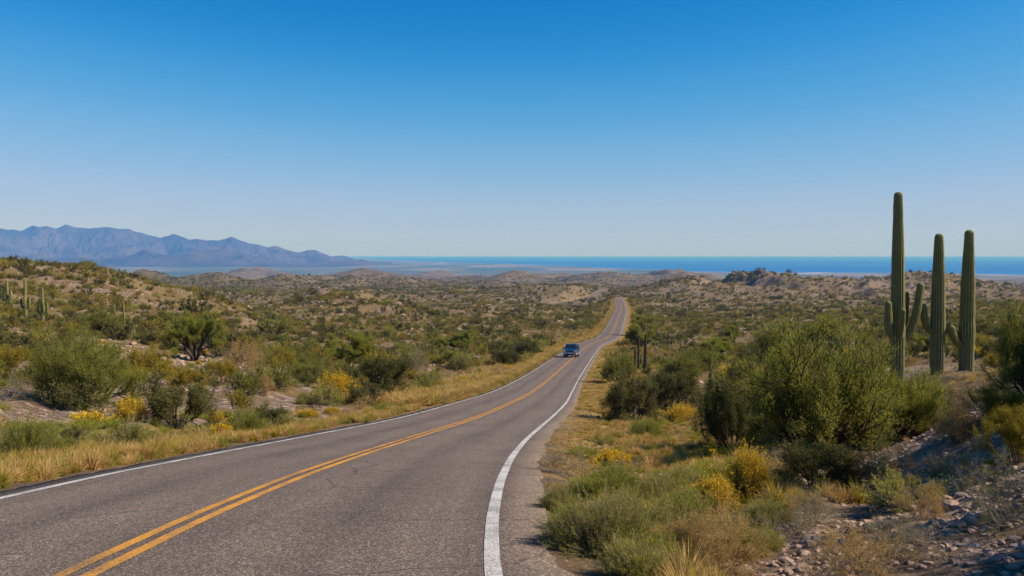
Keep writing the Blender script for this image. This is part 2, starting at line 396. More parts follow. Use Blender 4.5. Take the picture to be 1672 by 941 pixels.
    hh = math_(n, 'ADD', math_(n, 'MULTIPLY', n3, 1.0), math_(n, 'ADD', math_(n, 'MULTIPLY', n4, 0.25), math_(n, 'MULTIPLY', math_(n, 'MULTIPLY', shard, rocky), 1.0)))
    b = bump(n, hh, 0.9, 0.12)
    b2 = N(n, 'ShaderNodeBump'); b2.inputs['Strength'].default_value = 0.7; b2.inputs['Distance'].default_value = 1.2
    n.links.new(n2, b2.inputs['Height']); n.links.new(b, b2.inputs['Normal'])
    principled(n, out, c, 0.95, 0.15, normal=b2.outputs[0])
    return m

def asphalt_material():
    m, n, out = mat('old_asphalt')
    geo = N(n, 'ShaderNodeNewGeometry'); P = geo.outputs['Position']
    vo = N(n, 'ShaderNodeTexVoronoi'); vo.inputs['Scale'].default_value = 72; n.links.new(P, vo.inputs['Vector'])
    cell = vo.outputs['Color']; sep = N(n, 'ShaderNodeSeparateColor'); n.links.new(cell, sep.inputs[0])
    f = noise(n, P, 130, 3, .8).outputs[0]
    st = ramp(n, sep.outputs[0], [(0.0, (0.045, 0.031, 0.025)), (0.4, (0.10, 0.073, 0.058)), (0.75, (0.20, 0.148, 0.115)), (0.93, (0.52, 0.40, 0.31))])
    fine = ramp(n, f, [(0.35, (0.045, 0.033, 0.027)), (0.6, (0.235, 0.172, 0.135))])
    c = mixc(n, 0.45, st, fine)
    # broad wear, wheel tracks along the lanes, tar seams
    sd_ = N(n, 'ShaderNodeAttribute', attribute_name='side').outputs['Fac']
    w1 = noise(n, P, 0.5, 5).outputs[0]
    tr = math_(n, 'ABSOLUTE', math_(n, 'SINE', math_(n, 'MULTIPLY', sd_, 2.05)))
    streak = N(n, 'ShaderNodeCombineXYZ'); n.links.new(sd_, streak.inputs[0]); n.links.new(math_(n, 'MULTIPLY', N(n, 'ShaderNodeAttribute', attribute_name='along').outputs['Fac'], .06), streak.inputs[1])
    w2 = noise(n, streak.outputs[0], 2.2, 5, .65).outputs[0]
    k = math_(n, 'ADD', 0.15, math_(n, 'MULTIPLY', w1, 0.42))
    k = math_(n, 'ADD', k, math_(n, 'MULTIPLY', w2, 0.62))
    k = math_(n, 'ADD', k, math_(n, 'MULTIPLY', tr, 0.24))
    mul = N(n, 'ShaderNodeVectorMath', operation='SCALE'); n.links.new(c, mul.inputs[0]); n.links.new(k, mul.inputs['Scale'])
    c = mul.outputs[0]
    mpw = N(n, 'ShaderNodeTexVoronoi', feature='DISTANCE_TO_EDGE'); mpw.inputs['Scale'].default_value = 0.35
    wob = mixc(n, 0.35, P, noise(n, P, 2.0, 6).outputs['Color'], 'ADD'); n.links.new(wob, mpw.inputs['Vector'])
    cr = ramp(n, mpw.outputs['Distance'], [(0.0, g(1)), (0.008, g(0))])
    cr = math_(n, 'MULTIPLY', cr, ramp(n, noise(n, P, 0.25, 3).outputs[0], [(0.44, g(0)), (0.56, g(0.8))]))
    c = mixc(n, cr, c, (0.02, 0.017, 0.016))
    d = ramp(n, math_(n, 'ABSOLUTE', sd_), [(0.0, g(0)), (1, g(0))])
    dust = math_(n, 'MULTIPLY', math_(n, 'SUBTRACT', math_(n, 'ABSOLUTE', sd_), 3.15), 1.0, True)
    dust = math_(n, 'MULTIPLY', dust, ramp(n, noise(n, P, 3.0, 6, .7).outputs[0], [(0.4, g(0)), (0.65, g(1))]))
    c = mixc(n, math_(n, 'MULTIPLY', dust, .4), c, (0.24, 0.17, 0.12))
    b = bump(n, math_(n, 'ADD', vo.outputs['Distance'], f), 0.55, 0.006)
    principled(n, out, c, 0.85, 0.25, normal=b); return m

def paint_material(name, col, worn):
    m, n, out = mat(name)
    geo = N(n, 'ShaderNodeNewGeometry'); P = geo.outputs['Position']
    a = noise(n, P, 45, 4, .8).outputs[0]; b = noise(n, P, 1.3, 4).outputs[0]
    k = math_(n, 'ADD', math_(n, 'MULTIPLY', a, 0.8), math_(n, 'MULTIPLY', b, 0.35))
    f = ramp(n, k, [(0.54, g(0)), (0.66, g(worn))])
    cc = mixc(n, noise(n, P, 6, 5).outputs[0], tuple(v * .82 for v in col), tuple(min(1, v * 1.08) for v in col))
    c = mixc(n, f, cc, (0.09, 0.07, 0.06))
    principled(n, out, c, 0.7, 0.3, normal=bump(n, a, 0.4, 0.004)); return m

def leaf_material(name, c1, c2, trans=0.3, scale=1.6, rough=0.6):
    m, n, out = mat(name)
    oi = N(n, 'ShaderNodeObjectInfo'); geo = N(n, 'ShaderNodeNewGeometry')
    a = noise(n, geo.outputs['Position'], scale, 3).outputs[0]
    rnd = math_(n, 'ADD', math_(n, 'MULTIPLY', oi.outputs['Random'], 0.5), math_(n, 'MULTIPLY', a, 0.9))
    rnd = math_(n, 'SUBTRACT', rnd, 0.2, True)
    isl = math_(n, 'MULTIPLY', math_(n, 'SUBTRACT', geo.outputs['Random Per Island'], 0.5), 0.5)
    c = mixc(n, math_(n, 'ADD', rnd, isl, True), c1, c2)
    d = N(n, 'ShaderNodeBsdfDiffuse'); t = N(n, 'ShaderNodeBsdfTranslucent')
    n.links.new(c, d.inputs[0]); n.links.new(mixc(n, 0.4, c, c2), t.inputs[0])
    mx = N(n, 'ShaderNodeMixShader'); mx.inputs[0].default_value = trans
    n.links.new(d.outputs[0], mx.inputs[1]); n.links.new(t.outputs[0], mx.inputs[2])
    n.links.new(mx.outputs[0], out.inputs[0]); return m

M = {}
M['ground'] = ground_material()
M['asphalt'] = asphalt_material()
M['white_line'] = paint_material('white_road_paint', (0.60, 0.57, 0.53), 0.85)
M['yellow_line'] = paint_material('yellow_road_paint', (0.66, 0.29, 0.022), 0.85)
M['leaf_palo'] = leaf_material('palo_verde_leaf', (0.17, 0.175, 0.03), (0.37, 0.365, 0.06), .48)
M['leaf_dark'] = leaf_material('creosote_leaf', (0.07, 0.07, 0.022), (0.18, 0.165, 0.055), .28)
M['leaf_bright'] = leaf_material('bright_leaf', (0.17, 0.185, 0.02), (0.38, 0.37, 0.05), .4)
M['leaf_olive'] = leaf_material('olive_yellow_leaf', (0.19, 0.15, 0.018), (0.38, 0.29, 0.03), .36)
M['leaf_dry'] = leaf_material('dry_leaf', (0.30, 0.19, 0.065), (0.54, 0.36, 0.13), .3)
M['leaf_sage'] = leaf_material('sage_leaf', (0.20, 0.185, 0.035), (0.46, 0.41, 0.085), .35)
M['flower'] = leaf_material('yellow_flower', (0.60, 0.36, 0.01), (0.85, 0.55, 0.03), .3)
M['straw'] = leaf_material('straw_grass', (0.36, 0.22, 0.07), (0.66, 0.44, 0.17), .3, scale=.8)
M['bark'] = simple('dark_bark', (0.075, 0.055, 0.04), .9, spec=.1)
M['twig'] = simple('grey_twig', (0.21, 0.165, 0.135), .9, spec=.1)
M['twig_brown'] = simple('brown_twig', (0.21, 0.135, 0.08), .9, spec=.1)
M['rock'] = None
def rock_material():
    m, n, out = mat('pale_rock'); oi = N(n, 'ShaderNodeObjectInfo'); tc = N(n, 'ShaderNodeTexCoord'); geo = N(n, 'ShaderNodeNewGeometry')
    a = noise(n, geo.outputs['Position'], 6, 6, .7).outputs[0]
    c = ramp(n, a, [(0.3, (0.13, 0.088, 0.066)), (0.5, (0.29, 0.205, 0.155)), (0.7, (0.50, 0.38, 0.30))])
    c2 = mixc(n, math_(n, 'MULTIPLY', oi.outputs['Random'], .6), c, (0.36, 0.23, 0.165))
    principled(n, out, c2, .95, .15, normal=bump(n, a, .8, .05)); return m
M['rock'] = rock_material()

# ------------------------------------------------------------------ ground sheet
def build_ground():
    nr, nc = 980, 900
    r = np.exp(np.linspace(math.log(4.0), math.log(64000.0), nr))
    # rows slightly denser in the near and middle ground
    uu = np.concatenate([np.linspace(-1.5, -0.66, 60, endpoint=False), np.linspace(-0.66, 0.66, nc - 120), np.linspace(0.66, 1.5, 61)[1:]])
    nc = len(uu)
    RR, UU = np.meshgrid(r, uu, indexing='ij')
    Y = RR - 12.0; X = UU * RR
    z, D, cy = terrain(X.ravel(), Y.ravel(), True)
    X, Y = X.ravel(), Y.ravel()
    V = np.stack([X, Y, z], 1)
    a = np.arange((nr - 1) * (nc - 1)); i = a // (nc - 1); j = a % (nc - 1)
    v0 = i * nc + j
    F = np.stack([v0, v0 + 1, v0 + nc + 1, v0 + nc], 1)
    me = mesh_np('ground', V, F, smooth=True)
    _, _, SGg = road_near(X, Y)
    verge = (1 - sstep(0.8, 1.0, (D - 3.3) / (np.where((SGg < 0) & (Y < 45), 2.6, 4.5) + 2.5 * pnoise(X * .11, Y * .11, 21) + 1.8 * pnoise(X * .5, Y * .5, 22)))) * (D < 1e8) * (1 - .9 * sstep(1120, 1200, X / np.maximum(Y, 3) * 1448 + 836) * (1 - sstep(18, 26, Y)))
    gr = pnoise(X / 22, Y / 22, 31) + .5 * pnoise(X / 7, Y / 7, 32)
    rocky = sstep(0.22, 0.5, gr + .0) * .8
    rocky = np.maximum(rocky, .7 * sstep(600, 850, Y) * (1 - sstep(2500, 3500, Y)) * sstep(0.3, .6, pnoise(X / 60, Y / 60, 33) + .6 * pnoise(X / 18, Y / 40, 34)))
    px = X / np.maximum(Y, 3) * 1448 + 836
    rocky = np.maximum(rocky, sstep(720, 850, Y) * (1 - sstep(1150, 1400, Y)) * (px > 1040) * sstep(-.1, .35, pnoise(X / 45, Y / 90, 37) + .3 * pnoise(X / 12, Y / 20, 38)))
    rocky = np.maximum(rocky, .8 * sstep(400, 440, Y) * (1 - sstep(500, 560, Y)) * (px > 400) * (px < 720) * sstep(-.1, .3, pnoise(X / 20, Y / 40, 39)))
    nearbank = sstep(13, 17, Y) * (1 - sstep(50, 75, Y)) * (px < 620) * sstep(-.15, .25, pnoise(X / 5, Y / 5, 35) + .3)
    hillrock = sstep(120, 150, Y) * (1 - sstep(240, 260, Y)) * (px < 380) * sstep(0.05, .5, pnoise(X / 9, Y / 12, 36)) * .6
    rightbank = (px > 1150) * sstep(4.2, 5, D) * (1 - sstep(18, 24, Y)) * (Y > 2)
    rocky = np.maximum.reduce([rocky * sstep(20, 40, Y), nearbank, hillrock, rightbank * .85]) * (1 - verge * .8)
    vattr(me, 'grit', (1 - sstep(.3, 1.1, D - 3.3 + .5 * pnoise(X * 1.3, Y * 1.3, 23))) * (D < 1e8) * (1 - .6 * sstep(20, 40, Y)))
    vattr(me, 'verge', verge); vattr(me, 'rocky', rocky)
    vattr(me, 'far', sstep(350, 1500, Y) * (1 - sstep(6000, 8000, Y)))
    vattr(me, 'plain', sstep(5200, 7200, Y) * (z < -150))
    dc = (Y - cy) + 500 * pnoise(X / 1500, Y / 4000, 8) + 220 * pnoise(X / 500, Y / 900, 9)
    vattr(me, 'beach', sstep(-520, -380, dc) * (Y > 7600))
    vattr(me, 'settle', .3 * sstep(9500, 11500, Y) * (px < 900) * (1 - sstep(14000, 16500, Y)))
    o = obj('ground', me, M['ground']); tag(o, 'dry gravelly desert ground running down to the coastal plain', kind='structure')
    return o
build_ground()

# ------------------------------------------------------------------ sea
def build_sea():
    m, n, out = mat('deep_blue_sea')
    geo = N(n, 'ShaderNodeNewGeometry')
    mp = N(n, 'ShaderNodeMapping'); n.links.new(geo.outputs['Position'], mp.inputs[0]); mp.inputs['Scale'].default_value = (.3, 1, 1)
    a = noise(n, mp.outputs[0], .0006, 4).outputs[0]
    c = ramp(n, a, [(.35, (0.004, 0.085, 0.30)), (.65, (0.008, 0.13, 0.40))])
    b = bump(n, noise(n, geo.outputs['Position'], .08, 3).outputs[0], 1.0, 3.0)
    d = N(n, 'ShaderNodeBsdfPrincipled'); n.links.new(c, d.inputs['Base Color']); d.inputs['Roughness'].default_value = 0.7
    d.inputs['Specular IOR Level'].default_value = 0.12; n.links.new(b, d.inputs['Normal'])
    n.links.new(d.outputs[0], out.inputs[0])
    xs_ = np.linspace(-62000, 62000, 40); ys_ = np.linspace(6500, 62000, 30)
    XX, YY = np.meshgrid(xs_, ys_); V = np.stack([XX.ravel(), YY.ravel(), np.full(XX.size, SEA)], 1)
    a = np.arange(29 * 39); i = a // 39; j = a % 39; v0 = i * 40 + j
    me = mesh_np('sea', V, np.stack([v0, v0 + 1, v0 + 41, v0 + 40], 1))
    o = obj('sea', me, m); tag(o, 'deep blue sea along the horizon', kind='structure')
build_sea()

# ------------------------------------------------------------------ mountains
def build_mountains():
    sil = np.array([(-700, 395), (-400, 380), (-200, 370), (-60, 378), (0, 373.3), (14, 376), (23, 374), (36, 377.6), (55.6, 368), (66, 371.5), (77, 368.7), (91.5, 373.3), (108.7, 366.5), (122, 370.8), (143.5, 373), (163, 372.2), (176, 370.5), (194, 374.4), (210, 373.3), (222.5, 378.7), (244, 384), (263.7, 388.4), (283.5, 382), (298, 386.6), (310, 392.3), (323, 390), (335.5, 393), (344.5, 392), (359, 392.3), (378.5, 386.6), (394.7, 393), (409, 398.4), (421.6, 399), (437.7, 403.8), (447.8, 401.3), (466.5, 407.4), (488, 412.8), (502.3, 408.5), (516.7, 409.2), (538, 418), (552, 423), (570, 430), (600, 436), (640, 440)], float)
    D0 = 17500.0
    nx, ny = 1100, 330
    px = np.linspace(-700, 640, nx); yy = np.linspace(11800, 21000, ny)
    u = (px - 836) / 1448
    U, Yg = np.meshgrid(u, yy)
    PX = U * 1448 + 836
    X = U * Yg
    sm = np.convolve(np.pad(np.interp(px, sil[:, 0], sil[:, 1]), 20, mode='edge'), np.ones(41) / 41, 'valid')
    v = (Yg - D0) / np.where(Yg < D0, D0 - 12600, 3400)
    av = np.clip(np.abs(v), 0, 1)
    PXw = PX + 130 * av * pnoise(X / 3500, Yg / 3500, 48) + 45 * sstep(0, .2, av) * pnoise(X / 900, Yg / 900, 49) - 60 * av
    topc = np.interp(PXw, sil[:, 0], sil[:, 1]); tops = np.interp(PXw, px, sm)
    kk = sstep(0.02, .5, av)
    top = np.maximum((414 - (topc * (1 - kk) + tops * kk)) / 1448 * D0 - SEA, 4.0)
    wx = X + 500 * pnoise(X / 2500, Yg / 2500, 50); wy = Yg + 500 * pnoise(X / 2500, Yg / 2500, 51)
    R = lambda lam, yl, k: 1 - np.clip(2.1 * np.abs(pnoise(wx / lam, wy / yl, k)), 0, 1)
    r_ = .52 * R(1500, 4200, 60) + .26 * R(620, 1500, 61) + .13 * R(280, 600, 62) + .09 * R(130, 240, 63)
    fall = np.clip(1 - np.abs(v), 0, 1)
    core = fall ** 1.25
    carve = sstep(0, .22, av)
    h = top * core * np.clip(1.06 - 1.25 * (1 - r_), .12, 1.0) ** carve
    # a lower front range of foothills
    fr = np.exp(-((v + .62 + .12 * pnoise(X / 2200, X * 0, 66)) / .17) ** 2)
    h = np.maximum(h, h * .5 + top * .42 * fr * (.25 + 1.1 * R(1100, 1700, 67) * R(2600, 9000, 68)))
    z = SEA - 8 + np.maximum(h, 0) + 8 * sstep(0, .1, fall)
    # near the crest line keep small crags
    z += 14 * pnoise(X / 180, Yg / 180, 70) * core
    V = np.stack([X.ravel(), Yg.ravel(), z.ravel()], 1)
    a = np.arange((ny - 1) * (nx - 1)); i = a // (nx - 1); j = a % (nx - 1); v0 = i * nx + j
    me = mesh_np('mountains', V, np.stack([v0, v0 + 1, v0 + nx + 1, v0 + nx], 1), smooth=True)
    m, n, out = mat('mountain_rock')
    geo = N(n, 'ShaderNodeNewGeometry')
    a1 = noise(n, geo.outputs['Position'], .0016, 6).outputs[0]
    c = ramp(n, a1, [(.35, (0.03, 0.028, 0.036)), (.65, (0.11, 0.08, 0.08))])
    principled(n, out, c, .95, .1, normal=bump(n, noise(n, geo.outputs['Position'], .006, 8, .65).outputs[0], 1.0, 110))
    o = obj('mountains', me, m); tag(o, 'blue rugged mountain range rising beyond the plain', kind='structure')
build_mountains()

# ------------------------------------------------------------------ road, lines
def ribbon(name, offs, material, dz, label, s0=0.0, s1=1e9, jitter=None, skirt=0.0, thick=0.0):
    sel = (ARC >= s0) & (ARC <= s1)
    R, Nn, A = ROAD[sel], NRM[sel], ARC[sel]
    # resample finely close to the camera
    t = [A[0]]
    while t[-1] < A[-1]:
        y = np.interp(t[-1], A, R[:, 1]); t.append(t[-1] + max(0.06, min(3.0, (abs(y)) * 0.006)))
    t = np.array(t[:-1])
    X = np.interp(t, A, R[:, 0]); Y = np.interp(t, A, R[:, 1]); Z = np.interp(t, A, R[:, 2])
    NX = np.interp(t, A, Nn[:, 0]); NY = np.interp(t, A, Nn[:, 1])
    k = len(offs); V = np.zeros((len(t), k, 3)); SD = np.zeros((len(t), k))
    lift = dz * (1 + np.clip(t - 40, 0, 1e9) * 0.02)
    for q, of in enumerate(offs):
        oo = np.full(len(t), of, float)
        if jitter is not None and q in (0, 1, k - 2, k - 1):
            oo += jitter * (pnoise(t * .9, t * 0 + of, 5) + .6 * pnoise(t * 3.7, t * 0 + of, 6)) * np.sign(of)
        V[:, q, 0] = X + NX * oo; V[:, q, 1] = Y + NY * oo; V[:, q, 2] = Z + lift - 0.012 * np.abs(oo); SD[:, q] = oo
        if skirt and q in (0, k - 1): V[:, q, 2] -= skirt; V[:, q, :2] += (np.stack([NX, NY], 1) * math.copysign(.02, of))
    n_ = len(t); a = np.arange((n_ - 1) * (k - 1)); i = a // (k - 1); j = a % (k - 1); v0 = i * k + j
    me = mesh_np(name, V.reshape(-1, 3), np.stack([v0, v0 + 1, v0 + k + 1, v0 + k], 1), smooth=False)
    vattr(me, 'side', SD.ravel()); vattr(me, 'along', np.repeat(t, k))
    o = obj(name, me, material); tag(o, label, kind='structure'); return o
ribbon('road', [-3.42, -3.42, -3.0, -2, -1, 0, 1, 2, 3.0, 3.56, 3.56], M['asphalt'], 0.0, 'old purplish grey asphalt road winding downhill to the distance', jitter=.10, skirt=.35)
ribbon('edge_line', [-3.06, -2.94], M['white_line'], .005, 'white edge line along the left side of the road')
ribbon('edge_line', [2.935, 3.065], M['white_line'], .005, 'white edge line along the right side of the road')
ribbon('centre_line', [-0.16, -0.05], M['yellow_line'], .005, 'left stripe of the double yellow centre line')
ribbon('centre_line', [0.05, 0.16], M['yellow_line'], .005, 'right stripe of the double yellow centre line')

# ------------------------------------------------------------------ plants
class Plant:
    """branch skeleton grown generation by generation, then twigs and leaves as raw geometry"""
    def __init__(s, seed): s.r = np.random.default_rng(seed); s.segs = []; s.L = []
    def grow(s, stems, gens, kids, l0, shrink, spread, up, tilt, r0, wob=.25, base=.05):
        r = s.r
        az = r.uniform(0, 2 * np.pi, stems) * .3 + np.arange(stems) / stems * 2 * np.pi
        ti = tilt * np.sqrt(r.uniform(.05, 1, stems))
        d = np.stack([np.cos(az) * np.sin(ti), np.sin(az) * np.sin(ti), np.cos(ti)], 1)
        p = np.stack([np.cos(az), np.sin(az), np.zeros(stems)], 1) * base * r.uniform(.2, 1, (stems, 1))
        le = l0 * r.uniform(.8, 1.2, stems); ra = r0 * r.uniform(.7, 1.1, stems)
        for gk in range(gens):
            # each branch as two bent pieces
            d2 = d + r.normal(0, wob, d.shape); d2[:, 2] += up; d2 /= np.linalg.norm(d2, axis=1)[:, None]
            m = p + d * (le * .5)[:, None]; e = m + d2 * (le * .5)[:, None]
            s.segs.append((p, m, ra, ra * .85, np.full(len(p), gk))); s.segs.append((m, e, ra * .85, ra * .65, np.full(len(p), gk)))
            if gk == gens - 1: break
            k = kids
            idx = np.repeat(np.arange(len(e)), k)
            tpar = r.uniform(.55, 1.0, len(idx)); tpar[::k] = 1
            np_ = m[idx] + (e - m)[idx] * ((tpar - .5) * 2).clip(0, 1)[:, None]
            nd = d2[idx] + r.normal(0, spread, (len(idx), 3)); nd[:, 2] += up * .5
            nd /= np.linalg.norm(nd, axis=1)[:, None]
            p, d = np_, nd
            le = le[idx] * shrink * r.uniform(.7, 1.25, len(idx)); ra = ra[idx] * .62
        return s
    def arrays(s):
        P0 = np.concatenate([a[0] for a in s.segs]); P1 = np.concatenate([a[1] for a in s.segs])
        R0 = np.concatenate([a[2] for a in s.segs]); R1 = np.concatenate([a[3] for a in s.segs]); G = np.concatenate([a[4] for a in s.segs])
        return P0, P1, R0, R1, G
    def norm(s, h, rad):
        P0, P1, R0, R1, G = s.arrays()
        al = P1; hh = np.percentile(al[:, 2], 99.2); rr = np.percentile(np.hypot(al[:, 0], al[:, 1]), 97)
        sc = np.array([rad / rr, rad / rr, h / hh])
        s.segs = [(P0 * sc, P1 * sc, R0, R1, G)]; return s
def tubes(P0, P1, R0, R1, sides=3):
    d = P1 - P0; d /= np.linalg.norm(d, axis=1)[:, None] + 1e-9
    a = np.cross(d, np.array([0.31, 0.17, 0.93])); a /= np.linalg.norm(a, axis=1)[:, None] + 1e-9; b = np.cross(d, a)
    n = len(P0); V = np.zeros((n, 2, sides, 3))
    for k in range(sides):
        c, s_ = math.cos(2 * math.pi * k / sides), math.sin(2 * math.pi * k / sides)
        o = a * c + b * s_
        V[:, 0, k] = P0 + o * R0[:, None]; V[:, 1, k] = P1 + o * R1[:, None]
    base = np.arange(n)[:, None] * 2 * sides
    F = []
    for k in range(sides):
        k2 = (k + 1) % sides
        F.append(np.concatenate([base + k, base + k2, base + sides + k2, base + sides + k], 1))
    return V.reshape(-1, 3), np.concatenate(F)
def leaves(r, P, D, ln, wd, droop=0.0):
    n = len(P); s_ = r.normal(0, 1, (n, 3)); s_ = np.cross(s_, D); s_ /= np.linalg.norm(s_, axis=1)[:, None] + 1e-9
    l = ln * r.uniform(.6, 1.3, n)[:, None]; w = wd * r.uniform(.7, 1.3, n)[:, None]
    V = np.stack([P - s_ * w * .5, P + s_ * w * .5 + D * l * .1, P + D * l + s_ * w * .2], 1)
    F = np.arange(n * 3).reshape(-1, 3)
    return V.reshape(-1, 3), F
def leaf_pts(r, plant, mingen, count, spread, dirjit=.7, up=.2):
    P0, P1, R0, R1, G = plant.arrays()
    k = np.nonzero(G >= mingen)[0]; w = np.linalg.norm(P1[k] - P0[k], axis=1); w = w / w.sum()
    i = k[r.choice(len(k), count, p=w)]; t = r.uniform(0, 1.05, (count, 1))
    P = P0[i] + (P1[i] - P0[i]) * t + r.normal(0, spread, (count, 3))
    D = (P1[i] - P0[i]); D /= np.linalg.norm(D, axis=1)[:, None] + 1e-9
    D = D + r.normal(0, dirjit, D.shape); D[:, 2] += up; D /= np.linalg.norm(D, axis=1)[:, None]
    P[:, 2] = np.maximum(P[:, 2], .02)
    return P, D
def plant_meshes(name, seed, h, rad, gp, lp, fp=None, twig_min=0, seg_keep=99):
    """gp grow params, lp (mingen,count,len,wid,spread[,dirjit,up]), fp flowers (count,size)"""
    pl = (Mound if gp.get('gens') in (2, 0, 1) and 'kids' not in gp else Plant)(seed).grow(**gp).norm(h, rad)
    P0, P1, R0, R1, G = pl.arrays(); k = G <= seg_keep
    Vb, Fb = tubes(P0[k], P1[k], R0[k], R1[k])
    r = np.random.default_rng(seed + 5)
    res = {'branches': (Vb, Fb)}
    if lp:
        dj = lp[5] if len(lp) > 5 else .7; up = lp[6] if len(lp) > 6 else .2
        P, D = leaf_pts(r, pl, lp[0], lp[1], lp[4], dj, up); res['foliage'] = leaves(r, P, D, lp[2], lp[3])
    if fp:
        P, D = leaf_pts(r, pl, max(1, gp['gens'] - 1), fp[0] * 3, .03)
        q = P[:, 2] / h + .5 * np.hypot(P[:, 0], P[:, 1]) / rad + r.uniform(0, .5, len(P))
        kk = np.argsort(-q)[:fp[0]]
        P, D = P[kk], D[kk]; D[:, 2] += .6
        res['flowers'] = leaves(r, P, D, fp[1], fp[1])
    return res
FEATHER = dict(stems=13, gens=6, kids=3, l0=.62, shrink=.78, spread=.40, up=.14, tilt=1.4, r0=.028, wob=.22, base=.16)
PALO = dict(stems=5, gens=6, kids=3, l0=.9, shrink=.74, spread=.42, up=.16, tilt=.6, r0=.05, wob=.22)
CREO = dict(stems=9, gens=5, kids=3, l0=.55, shrink=.72, spread=.45, up=.10, tilt=1.15, r0=.02, wob=.25, base=.12)
ROUND = dict(stems=14, gens=4, kids=4, l0=.4, shrink=.7, spread=.5, up=.05, tilt=1.45, r0=.012, wob=.3, base=.15)
BARE = dict(stems=12, gens=6, kids=3, l0=.42, shrink=.74, spread=.5, up=.06, tilt=1.3, r0=.010, wob=.35, base=.12)
# each plant is one metre tall and about one metre wide here; scaled where it stands
class Mound(Plant):
    def grow(s, stems, clumps=26, **k):
        r = s.r
        # dome with knobbly clumps; every stem runs from the root area to the shell
        ca = r.uniform(0, 6.28, clumps); ce = np.arcsin(r.uniform(.05, 1, clumps)); cr_ = r.uniform(.16, .34, clumps)
        cc = np.stack([np.cos(ca) * np.cos(ce), np.sin(ca) * np.cos(ce), np.sin(ce)], 1) * r.uniform(.62, .86, (clumps, 1))
        i = r.integers(0, clumps, stems)
        e = cc[i] + r.normal(0, 1, (stems, 3)) * cr_[i][:, None] * .55; e[:, 2] = np.abs(e[:, 2]) + .03
        p = np.stack([e[:, 0], e[:, 1], 0 * e[:, 2]], 1) * r.uniform(.15, .55, (stems, 1))
        m = p + (e - p) * .5 + r.normal(0, .04, (stems, 3)); m[:, 2] = np.abs(m[:, 2])
        ra = np.full(stems, .006); g0 = np.zeros(stems)
        s.segs = [(p, m, ra, ra * .7, g0), (m, e, ra * .7, ra * .35, g0 + 1)]; return s
MOUND = dict(stems=900, gens=2)
def _np(a): return a
KINDS = {
 # name: (category, h, rad, grow, leaf spec, flowers, leaf mat, wood mat, plain description)
 'palo_verde': dict(cat='tree', gp=PALO, lp=(3, 22000, .05, .011, .02, .5, .35), leaf='leaf_palo', wood='bark', h=1, rad=.62),
 'feathery_bush': dict(cat='shrub', gp=FEATHER, lp=(3, 15000, .042, .008, .02, .45, .4), leaf='leaf_palo', wood='bark', h=1, rad=.62),
 'creosote_bush': dict(cat='shrub', gp=CREO, lp=(2, 9000, .042, .020, .03), leaf='leaf_dark', wood='bark', h=1, rad=.62),
 'green_bush': dict(cat='shrub', gp=MOUND, lp=(1, 12000, .075, .014, .02, .45, .5), leaf='leaf_bright', wood='twig', h=1, rad=.85),
 'olive_bush': dict(cat='shrub', gp=CREO, lp=(2, 8000, .045, .017, .03), leaf='leaf_olive', wood='twig_brown', h=1, rad=.7),
 'flowering_bush': dict(cat='shrub', gp=MOUND, lp=(1, 8000, .06, .014, .02, .5, .5), fp=(3200, .035), leaf='leaf_olive', wood='twig', h=1, rad=.65),
 'dry_bush': dict(cat='shrub', gp=BARE, lp=(3, 6500, .04, .011, .02), leaf='leaf_dry', wood='twig_brown', h=1, rad=.75),
 'bare_bush': dict(cat='shrub', gp=BARE, lp=(4, 1800, .03, .010, .02), leaf='leaf_sage', wood='twig', h=1, rad=.8),
 'sage_bush': dict(cat='shrub', gp=MOUND, lp=(1, 11000, .07, .012, .02, .6, .5), leaf='leaf_sage', wood='twig', h=1, rad=.8),
}
PROTO = {}
def proto(kind, variant, lod):
    key = (kind, variant, lod)
    if key in PROTO: return PROTO[key]
    K = KINDS[kind]; gp = dict(K['gp']); lp = list(K['lp']); fp = K.get('fp')
    if lod == 2: lp[1] = int(lp[1] * 6.5); lp[2] *= .55; lp[3] *= .55; fp = (fp[0] * 4, fp[1] * .5) if fp else None
    if lod == 3: lp[1] = int(lp[1] * 2.4); lp[2] *= .75; lp[3] *= .75; fp = (fp[0] * 2, fp[1] * .7) if fp else None
    if 'kids' not in gp: gp['stems'] = {0: 120, 1: 350, 2: 2200, 3: 1100}[lod]; gp['clumps'] = {0: 12, 1: 18, 2: 60, 3: 30}[lod]
    if lod == 0: gp['gens'] -= 2; lp[0] = max(0, lp[0] - 2); lp[1] = lp[1] // 11; lp[2] *= 2.2; lp[3] *= 3.2; fp = (fp[0] // 7, fp[1] * 2.2) if fp else None
    if lod == 1: gp['gens'] -= 1; lp[0] = max(0, lp[0] - 1); lp[1] = lp[1] // 3; lp[2] *= 1.4; lp[3] *= 1.7; fp = (fp[0] // 2, fp[1] * 1.4) if fp else None
    if 'kids' in gp and lod == 3: gp['gens'] = max(gp['gens'], 5)
    if 'kids' not in gp: gp['gens'] = 2; lp[0] = 1
    seed = (hash((len(kind), kind[0], kind[1])) if False else sum(ord(c) * (i + 1) for i, c in enumerate(kind))) + variant * 77
    res = plant_meshes(kind, seed, K['h'], K['rad'], gp, lp, fp)
    out = {}
    mats = {'branches': M[K['wood']], 'foliage': M[K['leaf']], 'flowers': M['flower']}
    if lod >= 2 or lod == 1:
        for q, (V, F) in res.items():
            me = mesh_np(kind + '_' + q, V, F); me.materials.append(mats[q]); out[q] = me
    # one-mesh version for small ones
    if lod <= 1:
        Vs, Fs, mi, off = [], [], [], 0
        ms = list(res.keys())
        for a, q in enumerate(ms):
            V, F = res[q]; Vs.append(V); Fs.append(F + off); mi += [a] * len(F); off += len(V)
        me = mesh_np(kind, np.concatenate(Vs), Fs, mi=mi)
        for q in ms: me.materials.append(mats[q])
        out['one'] = me
    PROTO[key] = out
    return out
